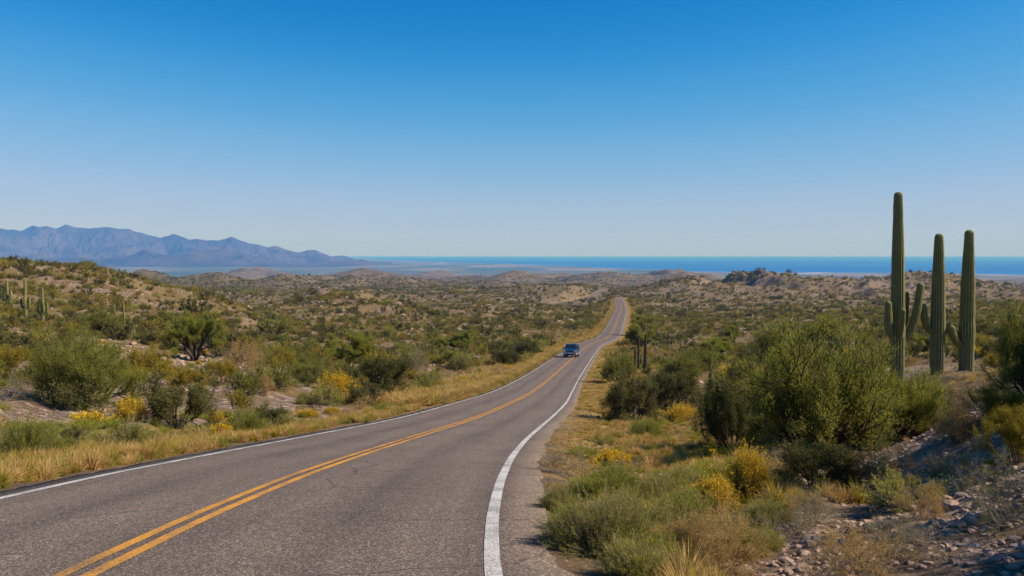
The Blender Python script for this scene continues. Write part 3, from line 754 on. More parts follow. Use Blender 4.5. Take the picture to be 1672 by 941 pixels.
def put_plant(kind, variant, lod, loc, h, w, label, group=None, rz=None, sink=.03, parts=True):
    K = KINDS[kind]; pr = proto(kind, variant, lod)
    sx = w / (2 * K['rad']); rz = random.uniform(0, 6.28) if rz is None else rz
    loc = (loc[0], loc[1], loc[2] - sink * h)
    if parts and 'foliage' in pr:
        root = empty(kind, loc, rz, (sx, sx, h))
        for q in ('branches', 'foliage', 'flowers'):
            if q in pr: obj(q, pr[q], parent=root)
    else:
        root = obj(kind, pr['one'], loc=loc, rot=(0, 0, rz), sc=(sx, sx, h))
    tag(root, label, K['cat'], group); return root

HERO_BIG = []
HERO = []     # x, y, radius
ANCH = []     # px, py, y, phrase
def P(kind, px, py, hpx, wpx, label, variant=0, y=None, anchor=None, lod=None, group=None):
    p = hit(px, py) if y is None else at_depth(px, y)
    mpp = p.y / 1448.0
    h, w = hpx * mpp, wpx * mpp
    if lod is None: lod = 2 if (hpx > 95) else 3
    put_plant(kind, variant, lod, p, h, w, label, group)
    HERO.append((p.x, p.y, w * .5)); HERO_BIG.append((p.x, p.y, w * .5))
    if anchor: ANCH.append((px, py, p.y, anchor))
    return p
# left side, from the front
P('green_bush', 40, 748, 66, 118, 'bright yellow-green bush at the far left beside the road verge', 0, anchor='far left bright bush')
P('sage_bush', 205, 737, 50, 120, 'grey-green twiggy bush on the rubble above the left verge', 0, anchor='rubble bank bush')
P('green_bush', 398, 708, 42, 84, 'vivid green bush low on the left bank near the white line', 1, anchor='vivid green bush')
P('creosote_bush', 442, 697, 36, 72, 'dull green bush tucked behind the vivid green one', 2)
P('flowering_bush', 212, 688, 38, 62, 'olive bush with faint yellow bloom between two large green bushes', 0)
P('creosote_bush', 285, 700, 84, 128, 'large dark green bush left of the rocky bank', 0, anchor='large dark bush')
P('feathery_bush', 143, 664, 122, 200, 'broad feathery green bush, the biggest on the left side', 0, anchor='broad feathery bush')
P('olive_bush', 250, 628, 62, 106, 'tall yellowish olive bush behind the large dark green bush', 1, anchor='tall olive bush')
P('olive_bush', 305, 640, 42, 70, 'smaller olive bush against the tall yellowish one', 0)
P('palo_verde', 318, 590, 80, 90, 'lone rounded tree with dark forked trunk on the left slope', 0, anchor='lone rounded tree')
P('dry_bush', 396, 606, 52, 80, 'tan dry bush with dark branches right of the lone tree', 0, anchor='tan dry bush')
P('olive_bush', 364, 629, 40, 58, 'olive bush on the stones below the lone tree', 2)
P('dry_bush', 432, 648, 40, 40, 'pale straw coloured clump on the stony bank', 1)
P('dry_bush', 464, 634, 24, 36, 'small straw clump right of the pale straw clump', 0)
P('flowering_bush', 550, 654, 46, 78, 'bush covered in yellow flowers on the left bank', 1, anchor='yellow flowering bush')
P('sage_bush', 497, 660, 22, 30, 'small grey bush left of the yellow flowering bush', 1)
P('creosote_bush', 622, 645, 62, 104, 'big dark bush near the middle of the left verge', 1, anchor='big dark bush')
P('bare_bush', 672, 618, 58, 76, 'brown leafless bush with long crooked branches behind the big dark bush', 0, anchor='brown leafless bush')
P('palo_verde', 566, 598, 54, 92, 'rounded green tree with dark trunk left of the brown leafless bush', 2, anchor='dark trunked tree')
P('sage_bush', 700, 634, 28, 52, 'low grey bush beside the brown leafless bush', 0)
P('palo_verde', 755, 574, 32, 74, 'wide flat-topped green tree in the middle distance', 1, anchor='wide flat tree')
P('creosote_bush', 822, 598, 31, 66, 'dark round bush close to the left road edge near the car', 0, anchor='dark round bush')
P('creosote_bush', 857, 582, 25, 48, 'dark round bush farther up the road edge behind the first one', 1)
P('sage_bush', 756, 602, 25, 48, 'dusty bush left of the dark round bush near the car', 1)
P('olive_bush', 18, 622, 58, 88, 'golden olive bush at the left picture edge', 0, anchor='golden olive bush')
P('bare_bush', 14, 655, 48, 84, 'grey bare bush at the left picture edge below the golden one', 1)
P('feathery_bush', 165, 549, 44, 92, 'hazy green thicket below the cacti on the left hill', 2, anchor='hazy green thicket')
P('creosote_bush', 92, 588, 38, 96, 'long olive-green bush above the broad feathery bush', 2)
P('feathery_bush', 460, 600, 34, 84, 'soft green bush behind the straw clumps', 0)
P('feathery_bush', 500, 625, 34, 76, 'soft green bush above the yellow flowering bush', 1)
P('flowering_bush', 352, 690, 18, 34, 'little yellow bush beside the rocky bank', 0)
P('flowering_bush', 500, 682, 13, 44, 'low bright yellow patch of flowers left of centre on the verge', 1)
P('flowering_bush', 541, 677, 12, 34, 'low bright yellow flowers farther along the verge', 0)
P('flowering_bush', 758, 627, 13, 24, 'tiny yellow bush on the golden verge', 1)
P('flowering_bush', 694, 648, 10, 28, 'flat yellow-green plant on the golden verge', 0)
P('flowering_bush', 788, 615, 8, 14, 'tiniest yellow bush on the golden verge towards the car', 1)
# right side, from the front
P('sage_bush', 985, 905, 98, 205, 'large low olive-green bush at the right road edge in front', 1, anchor='large low bush')
P('green_bush', 985, 820, 62, 136, 'bright green mound of soft foliage beside the right shoulder', 1, anchor='bright green mound')
P('bare_bush', 925, 778, 48, 108, 'dark twiggy low bush behind the bright green mound', 0)
P('dry_bush', 1150, 935, 118, 200, 'tangled straw and green bush in the right foreground', 1, anchor='tangled bush')
P('sage_bush', 1095, 890, 72, 150, 'grey-green tufted bush between the olive bush and the tangled one', 0)
P('dry_bush', 1400, 950, 90, 180, 'pale tan dry bush at the bottom edge on the right', 0, anchor='pale tan bush')
P('flowering_bush', 1222, 815, 82, 76, 'upright bush of bright yellow flowers by the dark hollow', 0, anchor='yellow upright bush')
P('flowering_bush', 1172, 835, 56, 96, 'darker yellow bush left of the bright yellow upright one', 1)
P('green_bush', 1050, 714, 30, 70, 'flat green bush in the straw grass beside the right verge', 0, anchor='flat green bush')
P('flowering_bush', 1112, 692, 30, 58, 'yellowish bush in front of the very dark bush', 1)
P('creosote_bush', 1035, 690, 82, 112, 'dark green bush at the right verge, left one of a pair', 0, anchor='dark green pair')
P('creosote_bush', 1098, 680, 74, 100, 'dark green bush at the right verge, right one of a pair', 1)
P('creosote_bush', 1195, 742, 138, 116, 'very dark dense tall bush left of the huge feathery bush', 2, anchor='very dark bush')
P('feathery_bush', 1338, 752, 222, 300, 'huge feathery green bush spreading in front of the tall cacti', 0, anchor='huge feathery bush')
P('feathery_bush', 1275, 720, 120, 170, 'greyish feathery bush on the left flank of the huge one', 2)
P('feathery_bush', 1478, 705, 96, 170, 'sunlit feathery bush at the feet of the tall cacti', 1)
P('creosote_bush', 1330, 800, 80, 150, 'shaded dark bush under the huge feathery bush', 1)
P('feathery_bush', 1690, 655, 165, 150, 'pale feathery bush at the right picture edge', 0, anchor='pale feathery bush')
P('dry_bush', 1602, 700, 78, 130, 'golden brown dry bush on the right bank below the cacti', 1, anchor='golden brown bush')
P('olive_bush', 1655, 760, 96, 110, 'olive yellow bush at the right edge on the bank', 0)
P('bare_bush', 1640, 862, 116, 180, 'large dark leafless bush in the lower right corner', 1, anchor='dark leafless bush')
P('dry_bush', 1510, 850, 62, 84, 'small rusty dry bush on the dark slope', 0)
P('dry_bush', 1440, 795, 78, 118, 'rusty tan bush below the huge feathery bush', 1)
P('bare_bush', 1330, 860, 62, 120, 'low grey bush in the dark hollow', 0)
P('sage_bush', 1240, 905, 46, 90, 'low grey-green bush beside the white rocks', 1)
P('sage_bush', 1075, 830, 60, 130, 'pale olive mound between the bright green mound and the darker yellow bush', 1)
P('sage_bush', 1180, 900, 62, 140, 'pale olive mound in front of the darker yellow bush', 0)
P('sage_bush', 1040, 945, 70, 170, 'pale olive mound at the bottom edge beside the large low one', 1)
P('green_bush', 1130, 850, 52, 110, 'yellow-green mound left of the pale olive ones', 0)
P('sage_bush', 915, 835, 40, 80, 'small grey-green clump hugging the right shoulder of the road', 0)
P('sage_bush', 1250, 860, 50, 100, 'low brownish clump below the yellow upright bush', 1)
P('green_bush', 935, 870, 46, 96, 'lime green mound at the asphalt edge left of the large low one', 1)
P('sage_bush', 1120, 800, 40, 100, 'straw tipped mound between the bright green mound and the yellow bushes', 0)
P('green_bush', 1090, 930, 58, 120, 'lime green mound at the bottom edge before the tangled bush', 0)
P('sage_bush', 1010, 860, 56, 130, 'yellow-green mound right behind the large low one', 0)
P('bare_bush', 1285, 880, 58, 120, 'twiggy grey bush left of the pale tan bush', 1)
P('bare_bush', 1480, 910, 70, 150, 'dark twiggy bush right of the pale tan bush', 0)
P('bare_bush', 1570, 800, 70, 120, 'purple-grey twiggy bush on the shaded slope', 1)
P('dry_bush', 1560, 720, 50, 90, 'russet bush at the crest of the shaded slope', 0)
P('olive_bush', 1640, 700, 70, 100, 'golden bush at the right edge above the shaded slope', 2)
for tx, ty, th, tl in ((9.6, 6.2, 4.0, 'tree on the bank beyond the right picture edge, nearest the viewer'), (12.2, 10.8, 4.8, 'tree on the bank beyond the right picture edge, farther from the viewer')):
    put_plant('palo_verde', 1, 3, (tx, ty, float(terrain(tx, ty)[0])), th, th * 1.25, tl)
P('feathery_bush', 1012, 627, 52, 66, 'light green bush right of the road, nearest the slender cacti', 1, anchor='slender cacti')
P('palo_verde', 1048, 546, 34, 40, 'small green tree at the right road edge uphill', 0, anchor='roadside small trees')
P('palo_verde', 1052, 572, 42, 54, 'small green tree below the first one at the right road edge', 2)
P('palo_verde', 1168, 588, 38, 70, 'green umbrella-shaped tree in the right middle distance', 0, anchor='umbrella tree')
P('palo_verde', 1197, 562, 32, 40, 'small dark-trunked tree standing alone on brown ground', 1)
P('feathery_bush', 1115, 622, 44, 90, 'greyish green bush behind the dark green pair', 2)
P('feathery_bush', 1145, 605, 36, 70, 'yellowish green bush behind the greyish green one', 1)
P('feathery_bush', 1262, 600, 70, 110, 'soft green bush rising left of the huge feathery bush', 1)
P('flowering_bush', 1215, 618, 26, 50, 'yellow tipped bush just above the very dark bush', 0)
P('feathery_bush', 1345, 560, 46, 110, 'soft green bush crown behind the huge feathery bush', 2)

# ------------------------------------------------------------------ saguaros
def saguaro_material():
    m, n, out = mat('saguaro_skin')
    rib = N(n, 'ShaderNodeAttribute', attribute_name='rib').outputs['Fac']
    geo = N(n, 'ShaderNodeNewGeometry')
    a = noise(n, geo.outputs['Position'], 2.2, 5).outputs[0]
    base = ramp(n, a, [(.3, (0.10, 0.10, 0.025)), (.7, (0.18, 0.17, 0.045))])
    spine = math_(n, 'MULTIPLY', ramp(n, rib, [(.55, g(0)), (.95, g(1))]), .5)
    c = mixc(n, spine, base, (0.42, 0.36, 0.17))
    old = N(n, 'ShaderNodeAttribute', attribute_name='old').outputs['Fac']
    c = mixc(n, math_(n, 'MULTIPLY', old, ramp(n, noise(n, geo.outputs['Position'], 5, 5).outputs[0], [(.4, g(.2)), (.6, g(.9))])), c, (0.17, 0.14, 0.10))
    principled(n, out, c, .75, .25, normal=bump(n, noise(n, geo.outputs['Position'], 30, 3).outputs[0], .5, .02)); return m
M['saguaro'] = saguaro_material()
def rib_tube(path, radii, ribs=14, depth=.19, cap=True, sub=1):
    """path (n,3), rounded top"""
    path = np.array(path, float); radii = np.array(radii, float)
    # resample
    t = np.concatenate([[0], np.cumsum(np.linalg.norm(np.diff(path, axis=0), axis=1))]); T = t[-1]
    R = radii[-1]
    body = np.linspace(0, T - R, max(8, int((T) / (R * .8))))
    capt = T - R + R * np.sin(np.linspace(0, np.pi / 2, 7)[1:])
    tt = np.concatenate([body, capt])
    sp = lambda v: hermite(t, v, tt) if len(t) > 2 else np.interp(tt, t, v)
    C = np.stack([sp(path[:, q]) for q in range(3)], 1)
    rr = np.interp(tt, t, radii); cf = np.ones(len(tt)); cf[len(body):] = np.cos(np.linspace(0, np.pi / 2, 7)[1:]) ** .8; cf[-1] = .02
    rr = rr * cf * (1 + .05 * pnoise(tt * .9 + R * 50, tt * 0 + R * 9, 7) + .03 * pnoise(tt * 3.1, tt * 0 + R * 5, 8))
    d = np.gradient(C, axis=0); d /= np.linalg.norm(d, axis=1)[:, None] + 1e-9
    a = np.zeros_like(d); prev = np.array([1., 0.12, 0.])
    for i in range(len(d)):
        prev = prev - d[i] * np.dot(prev, d[i]); prev /= np.linalg.norm(prev); a[i] = prev
    b = np.cross(d, a)
    ns = ribs * 4; th = np.arange(ns) / ns * 2 * np.pi
    rb = .5 + .5 * np.cos(ribs * th)
    prof = 1 - depth * (1 - rb)
    V = C[:, None] + (a[:, None] * np.cos(th)[None, :, None] + b[:, None] * np.sin(th)[None, :, None]) * (rr[:, None] * prof[None])[..., None]
    n = len(tt); k = np.arange((n - 1) * ns); i = k // ns; j = k % ns; j2 = (j + 1) % ns
    F = np.stack([i * ns + j, i * ns + j2, (i + 1) * ns + j2, (i + 1) * ns + j], 1)
    return V.reshape(-1, 3), F, np.tile(rb, n), np.repeat(np.clip(1 - tt / T * 3.5, 0, 1), ns)
M['saguaro_dark'] = simple('weathered_saguaro', (0.075, 0.06, 0.03), .85, spec=.15, var=.4, scale=3)
SKIN = ['saguaro']
def sag_part(name, parent, path, radii, ribs=14, old=True):
    V, F, rb, ol = rib_tube(path, radii, ribs)
    me = mesh_np(name, V, F, smooth=True); vattr(me, 'rib', rb); vattr(me, 'old', ol if old else ol * 0)
    return obj(name, me, M[SKIN[0]], parent)
def arm_path(x0, z0, out, ztip, az, r, sag=.35, lean=0.0):
    """from the trunk at height z0 outwards then up to ztip"""
    c, s_ = math.cos(az), math.sin(az)
    pts = [(x0, z0 + sag * .3), (x0 + out * .45, z0 - sag * .15), (x0 + out * .85, z0 + sag * .3), (x0 + out, z0 + sag * 1.3), (x0 + out + lean * .5, (z0 + ztip) / 2 + sag * .4), (x0 + out + lean, ztip)]
    return [(p[0] * c, p[0] * s_, p[1]) for p in pts]
def saguaro(loc, h, r, arms, label, group, lean=0.0, rz=0, ribs=14):
    root = empty('saguaro', (loc[0], loc[1], loc[2] - .15), rz)
    sag_part('trunk', root, [(0, 0, 0), (lean * .2, 0, h * .3), (lean * .6, 0, h * .7), (lean, 0, h + .15)], [r * 1.0, r * 1.12, r * .92, r * .62], ribs)
    for a in arms: sag_part('arm', root, a[0], a[1], max(8, ribs - 3), False)
    tag(root, label, 'cactus', group)
    HERO.append((loc[0], loc[1], r)); return root
# the three tall ones on the right, at about 49 m
s = 49.0 / 1448.0
def big(px, pybase, pytop, wpx, arms, label, lean=0.0, y=49.0):
    p = at_depth(px, y); zt = ray(px, pytop)[1] * y
    k = y / 1448.0
    hgt = zt - p.z
    A = []
    for (pts, rpx, dy) in arms:
        path = [((ax - px) * k, dy * (i / (len(pts) - 1)), ray(ax, ay)[1] * y - p.z + .15) for i, (ax, ay) in enumerate(pts)]
        A.append((path, [rpx * 1.08 * k * q for q in np.interp(np.linspace(0, 1, len(pts)), [0, .3, .8, 1], [.75, 1, 1, .8])]))
    return saguaro(p, hgt, wpx * k / 2, A, label, 'tall saguaros on the right', lean * k, ribs=16)
big(1466, 640, 313.6, 21.5, [
    ([(1464, 549), (1457, 549), (1450, 540), (1447, 520), (1445.5, 491)], 6.2, -.3),
    ([(1463, 562), (1464.5, 552), (1465, 530), (1464, 503)], 4.6, -.75),
    ([(1468, 555), (1480, 549), (1489, 532), (1495, 505), (1500, 461.5)], 6.3, -.15),
    ([(1470, 540), (1478, 530), (1483, 512), (1488, 477.5)], 4.8, .7)],
    'tallest tall saguaro cactus, the left one of three, with upturned arms', -3.5)
big(1531, 622, 381.6, 22, [
    ([(1527, 540), (1517, 540), (1511, 531), (1507.5, 515), (1505.5, 496)], 5.0, -.1),
    ([(1534, 544), (1543, 541), (1548, 534), (1550, 527)], 4.6, -.2)],
    'middle one of the three tall saguaro cacti, with a thin curved left arm', -1.0)
big(1578, 620, 375.5, 22.5, [
    ([(1574, 565), (1565, 563), (1556, 552), (1550, 541), (1547.5, 531)], 5.8, -.35),
    ([(1574, 552), (1566, 550), (1561, 543), (1558, 534)], 4.3, .35)],
    'rightmost tall saguaro cactus with a drooping stubby left arm', 1.0)
# those on the left hill
def small(px, pyb, pyt, wpx, arms, label, lean=0, y=None, group='saguaros on the left hill'):
    p = hit(px, pyb) if y is None else at_depth(px, y)
    k = p.y / 1448.0; h = (pyb - pyt) * k
    A = []
    for (az, out, z0, zt, rp) in arms:
        A.append((arm_path(0, z0 * h, out * k, zt * h, az, 0, sag=.09 * h), [rp * k * .8, rp * k, rp * k, rp * k, rp * k, rp * k * .75]))
    return saguaro(p, h, wpx * k / 2, A, label, group, lean * k, ribs=12)
small(13, 511, 456, 5.2, [(math.pi, 9, .42, .72, 1.8), (0.3, 5, .38, .70, 2.0), (-.4, 8, .33, .66, 1.9)], 'saguaro with many arms at the left edge, nearest the frame', -1)
small(42, 524, 456, 5.4, [(math.pi, 6.5, .33, .56, 1.9), (0.0, 7, .33, .56, 1.9), (-1.3, 4, .36, .62, 1.7)], 'tall saguaro with an even pair of upturned arms, middle of the left three')
small(70, 530, 470, 5.2, [(math.pi, 7.5, .32, .62, 1.8), (0.0, 8, .34, .60, 1.8), (-.8, 5, .36, .62, 1.6)], 'saguaro with candelabra arms, right of the left three')
small(187, 523, 499, 2.6, [(0, 4, .3, .42, 1.2)], 'thin short saguaro behind the green thicket')
small(204, 549, 493, 3.6, [(0, 9, .30, .62, 1.3), (.5, 7, .42, .60, 1.0)], 'slender leaning saguaro with a side arm beside the green thicket', -2)
small(219, 547, 531, 2.2, [], 'short stub of a saguaro right of the slender leaning one')
small(175, 450, 436, 3.4, [], 'reddish stump standing on the skyline of the left hill')
small(2, 434, 421, 1.6, [], 'tiny saguaro on the skyline at the left edge')
small(279, 474, 459, 1.8, [(0, 3, .4, .6, .9)], 'distant saguaro on the tail of the left hill')
small(288, 480, 467, 1.6, [], 'small distant post-like saguaro on the tail of the left hill')
# right of the road
gr = 'slender saguaros right of the road'; SKIN[0] = 'saguaro_dark'
small(1037, 617, 567, 4.4, [], 'slender dark saguaro, leftmost of three right of the road', group=gr)
small(1042.5, 606, 552, 4.0, [(0, 4, .25, .55, 1.2)], 'slender saguaro with a low side arm, middle of three right of the road', group=gr)
small(1053.5, 606, 545, 5.0, [], 'tallest slender saguaro, right one of three right of the road', 0.5, group=gr)
small(1160, 634, 597, 6.4, [], 'single stubby saguaro post left of the very dark bush', group=gr)
small(1097, 570, 552, 2.2, [], 'distant brown saguaro on the flat right of the road', group=gr)
small(1091, 556, 540, 2.6, [], 'distant dark saguaro snag behind the brown one', group=gr)
small(1269, 590, 560, 4.0, [], 'dark pointed snag rising from the green trees left of the huge feathery bush', group=gr)
small(1552, 520, 503, 2.4, [(0, 3, .4, .7, 1.0)], 'tiny saguaro far behind the middle tall cactus', group=gr)
small(529, 535, 513, 2.0, [], 'faint distant saguaro in the left valley', group='distant saguaros in the valley')
small(700, 545, 527, 2.0, [], 'distant saguaro in the valley left of the car', group='distant saguaros in the valley')
small(714, 623, 600, 3.2, [], 'dark post-like cactus on the golden left verge', group='distant saguaros in the valley')

# ------------------------------------------------------------------ the car coming uphill
import bmesh
def bm_obj(name, bm, m, parent, bevel=0.0, smooth=False):
    if bevel: bmesh.ops.bevel(bm, geom=bm.edges[:], offset=bevel, segments=2, affect='EDGES', clamp_overlap=True)
    bmesh.ops.recalc_face_normals(bm, faces=bm.faces[:])
    me = bpy.data.meshes.new(name); bm.to_mesh(me); bm.free()
    if smooth:
        for p_ in me.polygons: p_.use_smooth = True
    return obj(name, me, m, parent)
def hexa(bot, top):
    bm = bmesh.new(); v = [bm.verts.new(c) for c in bot + top]
    for f in ((3, 2, 1, 0), (4, 5, 6, 7), (0, 1, 5, 4), (1, 2, 6, 5), (2, 3, 7, 6), (3, 0, 4, 7)): bm.faces.new([v[i] for i in f])
    return bm
def box(x0, x1, y0, y1, z0, z1): return hexa([(x0, y0, z0), (x1, y0, z0), (x1, y1, z0), (x0, y1, z0)], [(x0, y0, z1), (x1, y0, z1), (x1, y1, z1), (x0, y1, z1)])
def prism(prof, x0, x1):
    bm = bmesh.new(); a = [bm.verts.new((x0, y, z)) for y, z in prof]; b = [bm.verts.new((x1, y, z)) for y, z in prof]; n_ = len(prof)
    bm.faces.new(a); bm.faces.new(b[::-1])
    for i in range(n_): bm.faces.new([a[i], b[i], b[(i + 1) % n_], a[(i + 1) % n_]])
    return bm
def slab(q, th, nrm):
    nrm = Vector(nrm).normalized() * th
    return hexa([tuple(Vector(c) - nrm) for c in q], [tuple(c) for c in q])
def build_car():
    paint = simple('blue_car_paint', (0.010, 0.085, 0.22), .28, .35, .6, .05); silver = simple('silver_car_paint', (0.33, 0.34, 0.36), .32, .5, .6, .05)
    black = simple('black_plastic', (0.02, 0.02, 0.022), .6); glass = simple('dark_car_glass', (0.012, 0.018, 0.024), .06, 0, .9, .05)
    lamp = simple('headlight_glass', (0.78, 0.76, 0.72), .12, .2, .8); rubber = simple('tyre_rubber', (0.018, 0.018, 0.018), .9); rimm = simple('alloy_rim', (0.42, 0.42, 0.43), .35, .8)
    plate = simple('number_plate', (0.6, 0.6, 0.58), .5); amber = simple('amber_lens', (0.6, 0.25, 0.04), .3)
    p = hit(934.5, 586)
    D_, ZR_, _ = road_near(np.array([p.x]), np.array([p.y])); zc = float(ZR_[0]) - 0.012 * float(D_[0])
    root = empty('car', (p.x, p.y + 2.2, zc - 2.2 * .075), 0); root.rotation_euler = (-.075, 0, -.19); root.scale = (1.08, 1.0, 1.14)
    def arc(cy, r0): return [(cy - r0 * math.cos(t), .40 + r0 * math.sin(t)) for t in np.linspace(0, math.pi, 9)]
    f, b = arc(-1.55, .46), arc(1.55, .46)
    upper = [(-2.40, .72), (-2.44, .98), (-2.34, 1.10), (-1.9, 1.17), (-1.15, 1.24), (2.42, 1.24), (2.46, .72)]
    body = bm_obj('body', prism(upper, -.98, .98), paint, root, .035, False)
    lower = [(-2.42, .40), (-2.46, .715), (2.46, .715), (2.42, .40)] + [(y, z) for y, z in b[::-1]] + [(y, z) for y, z in f[::-1]]
    lower = [(-2.42, .36), (-2.46, .712), (2.47, .712), (2.42, .36)] + b[::-1] + f[::-1]
    bm_obj('side_panel', prism(lower, -.985, .985), silver, root)
    bm_obj('roof', hexa([(-.93, -1.2, 1.235), (.93, -1.2, 1.235), (.93, 2.4, 1.235), (-.93, 2.4, 1.235)], [(-.76, -.42, 1.88), (.76, -.42, 1.88), (.76, 2.15, 1.88), (-.76, 2.15, 1.88)]), paint, root, .04)
    nf = (0, -.64, .77)
    q = lambda x0, x1, t0, t1: [(-x0, -1.2 + .78 * t0, 1.235 + .645 * t0), (x0, -1.2 + .78 * t0, 1.235 + .645 * t0), (x1, -1.2 + .78 * t1, 1.235 + .645 * t1), (-x1, -1.2 + .78 * t1, 1.235 + .645 * t1)]
    w = q(.84, .70, .08, .88); off = Vector(nf).normalized() * .03
    bm_obj('windscreen', slab([tuple(Vector(c) + off) for c in w], .02, nf), glass, root)
    for sx in (-1, 1):
        for (ya, yb, name) in ((-.62, .45, 'side_window'), (.55, 1.35, 'side_window'), (1.42, 2.1, 'side_window')):
            x0, x1 = sx * (.90 + .025), sx * (.785 + .025)
            bm_obj(name, slab([(x0, ya - .25 if ya < 0 else ya, 1.32), (x0, yb, 1.32), (x1, yb, 1.76), (x1, ya, 1.76)], .02, (sx, 0, .25)), glass, root)
        for (ya, yb) in ((-1.0, .5), (.52, 1.4)):
            d = bm_obj('door', box(min(sx * .982, sx * 1.0), max(sx * .982, sx * 1.0), ya, yb - .02, .5, 1.2), paint, root, .006)
            bm_obj('door_handle', box(min(sx * 1.0, sx * 1.03), max(sx * 1.0, sx * 1.03), yb - .25, yb - .1, 1.0, 1.04), black, d)
        m_ = bm_obj('mirror', box(min(sx * 1.05, sx * 1.27), max(sx * 1.05, sx * 1.27), -1.0, -.88, 1.26, 1.46), black, root, .02)
        bm_obj('mirror_arm', box(min(sx * .93, sx * 1.06), max(sx * .93, sx * 1.06), -.97, -.91, 1.28, 1.32), black, m_)
        h_ = bm_obj('headlight', box(min(sx * .62, sx * .95), max(sx * .62, sx * .95), -2.50, -2.36, .80, 1.0), lamp, root, .02)
        bm_obj('indicator', box(min(sx * .955, sx * .99), max(sx * .955, sx * .99), -2.42, -2.30, .82, .98), amber, h_)
        bm_obj('fog_lamp', box(min(sx * .6, sx * .78), max(sx * .6, sx * .78), -2.60, -2.5, .46, .56), lamp, root, .015)
        for cy in (-1.55, 1.55):
            bm = bmesh.new(); bmesh.ops.create_cone(bm, cap_ends=True, segments=28, radius1=.40, radius2=.40, depth=.26, matrix=Matrix.Translation((sx * .86, cy, .40)) @ Matrix.Rotation(math.pi / 2, 4, 'Y'))
            wh = bm_obj('wheel', bm, rubber, root, .02)
            bm = bmesh.new(); bmesh.ops.create_cone(bm, cap_ends=True, segments=24, radius1=.25, radius2=.22, depth=.03, matrix=Matrix.Translation((sx * 1.0, cy, .40)) @ Matrix.Rotation(sx * math.pi / 2, 4, 'Y'))
            bm_obj('rim', bm, rimm, wh)
    g_ = bm_obj('grille', box(-.58, .58, -2.49, -2.38, .80, 1.02), black, root, .01)
    for k in range(3): bm_obj('grille_bar', box(-.56, .56, -2.505, -2.492, .84 + k * .06, .856 + k * .06), silver, g_)
    bm_obj('bumper', box(-.97, .97, -2.58, -2.40, .52, .74), silver, root, .04)
    bm_obj('air_intake', box(-.80, .80, -2.54, -2.40, .30, .50), black, root, .02)
    bm_obj('number_plate', box(-.16, .16, -2.595, -2.583, .56, .70), plate, root)
    bm_obj('tail_lamp', box(.80, .96, 2.45, 2.49, .9, 1.15), amber, root); bm_obj('tail_lamp', box(-.96, -.80, 2.45, 2.49, .9, 1.15), amber, root)
    bm_obj('rear_bumper', box(-.97, .97, 2.44, 2.58, .42, .66), silver, root, .03)
    bm_obj('rear_window', slab([(-.78, 2.36, 1.32), (-.70, 2.22, 1.76), (.70, 2.22, 1.76), (.78, 2.36, 1.32)], .02, (0, 1, .4)), glass, root)
    tag(root, 'blue car with silver lower panels driving towards the viewer over the yellow centre line', 'car')
    print('car', p, zc)
build_car()


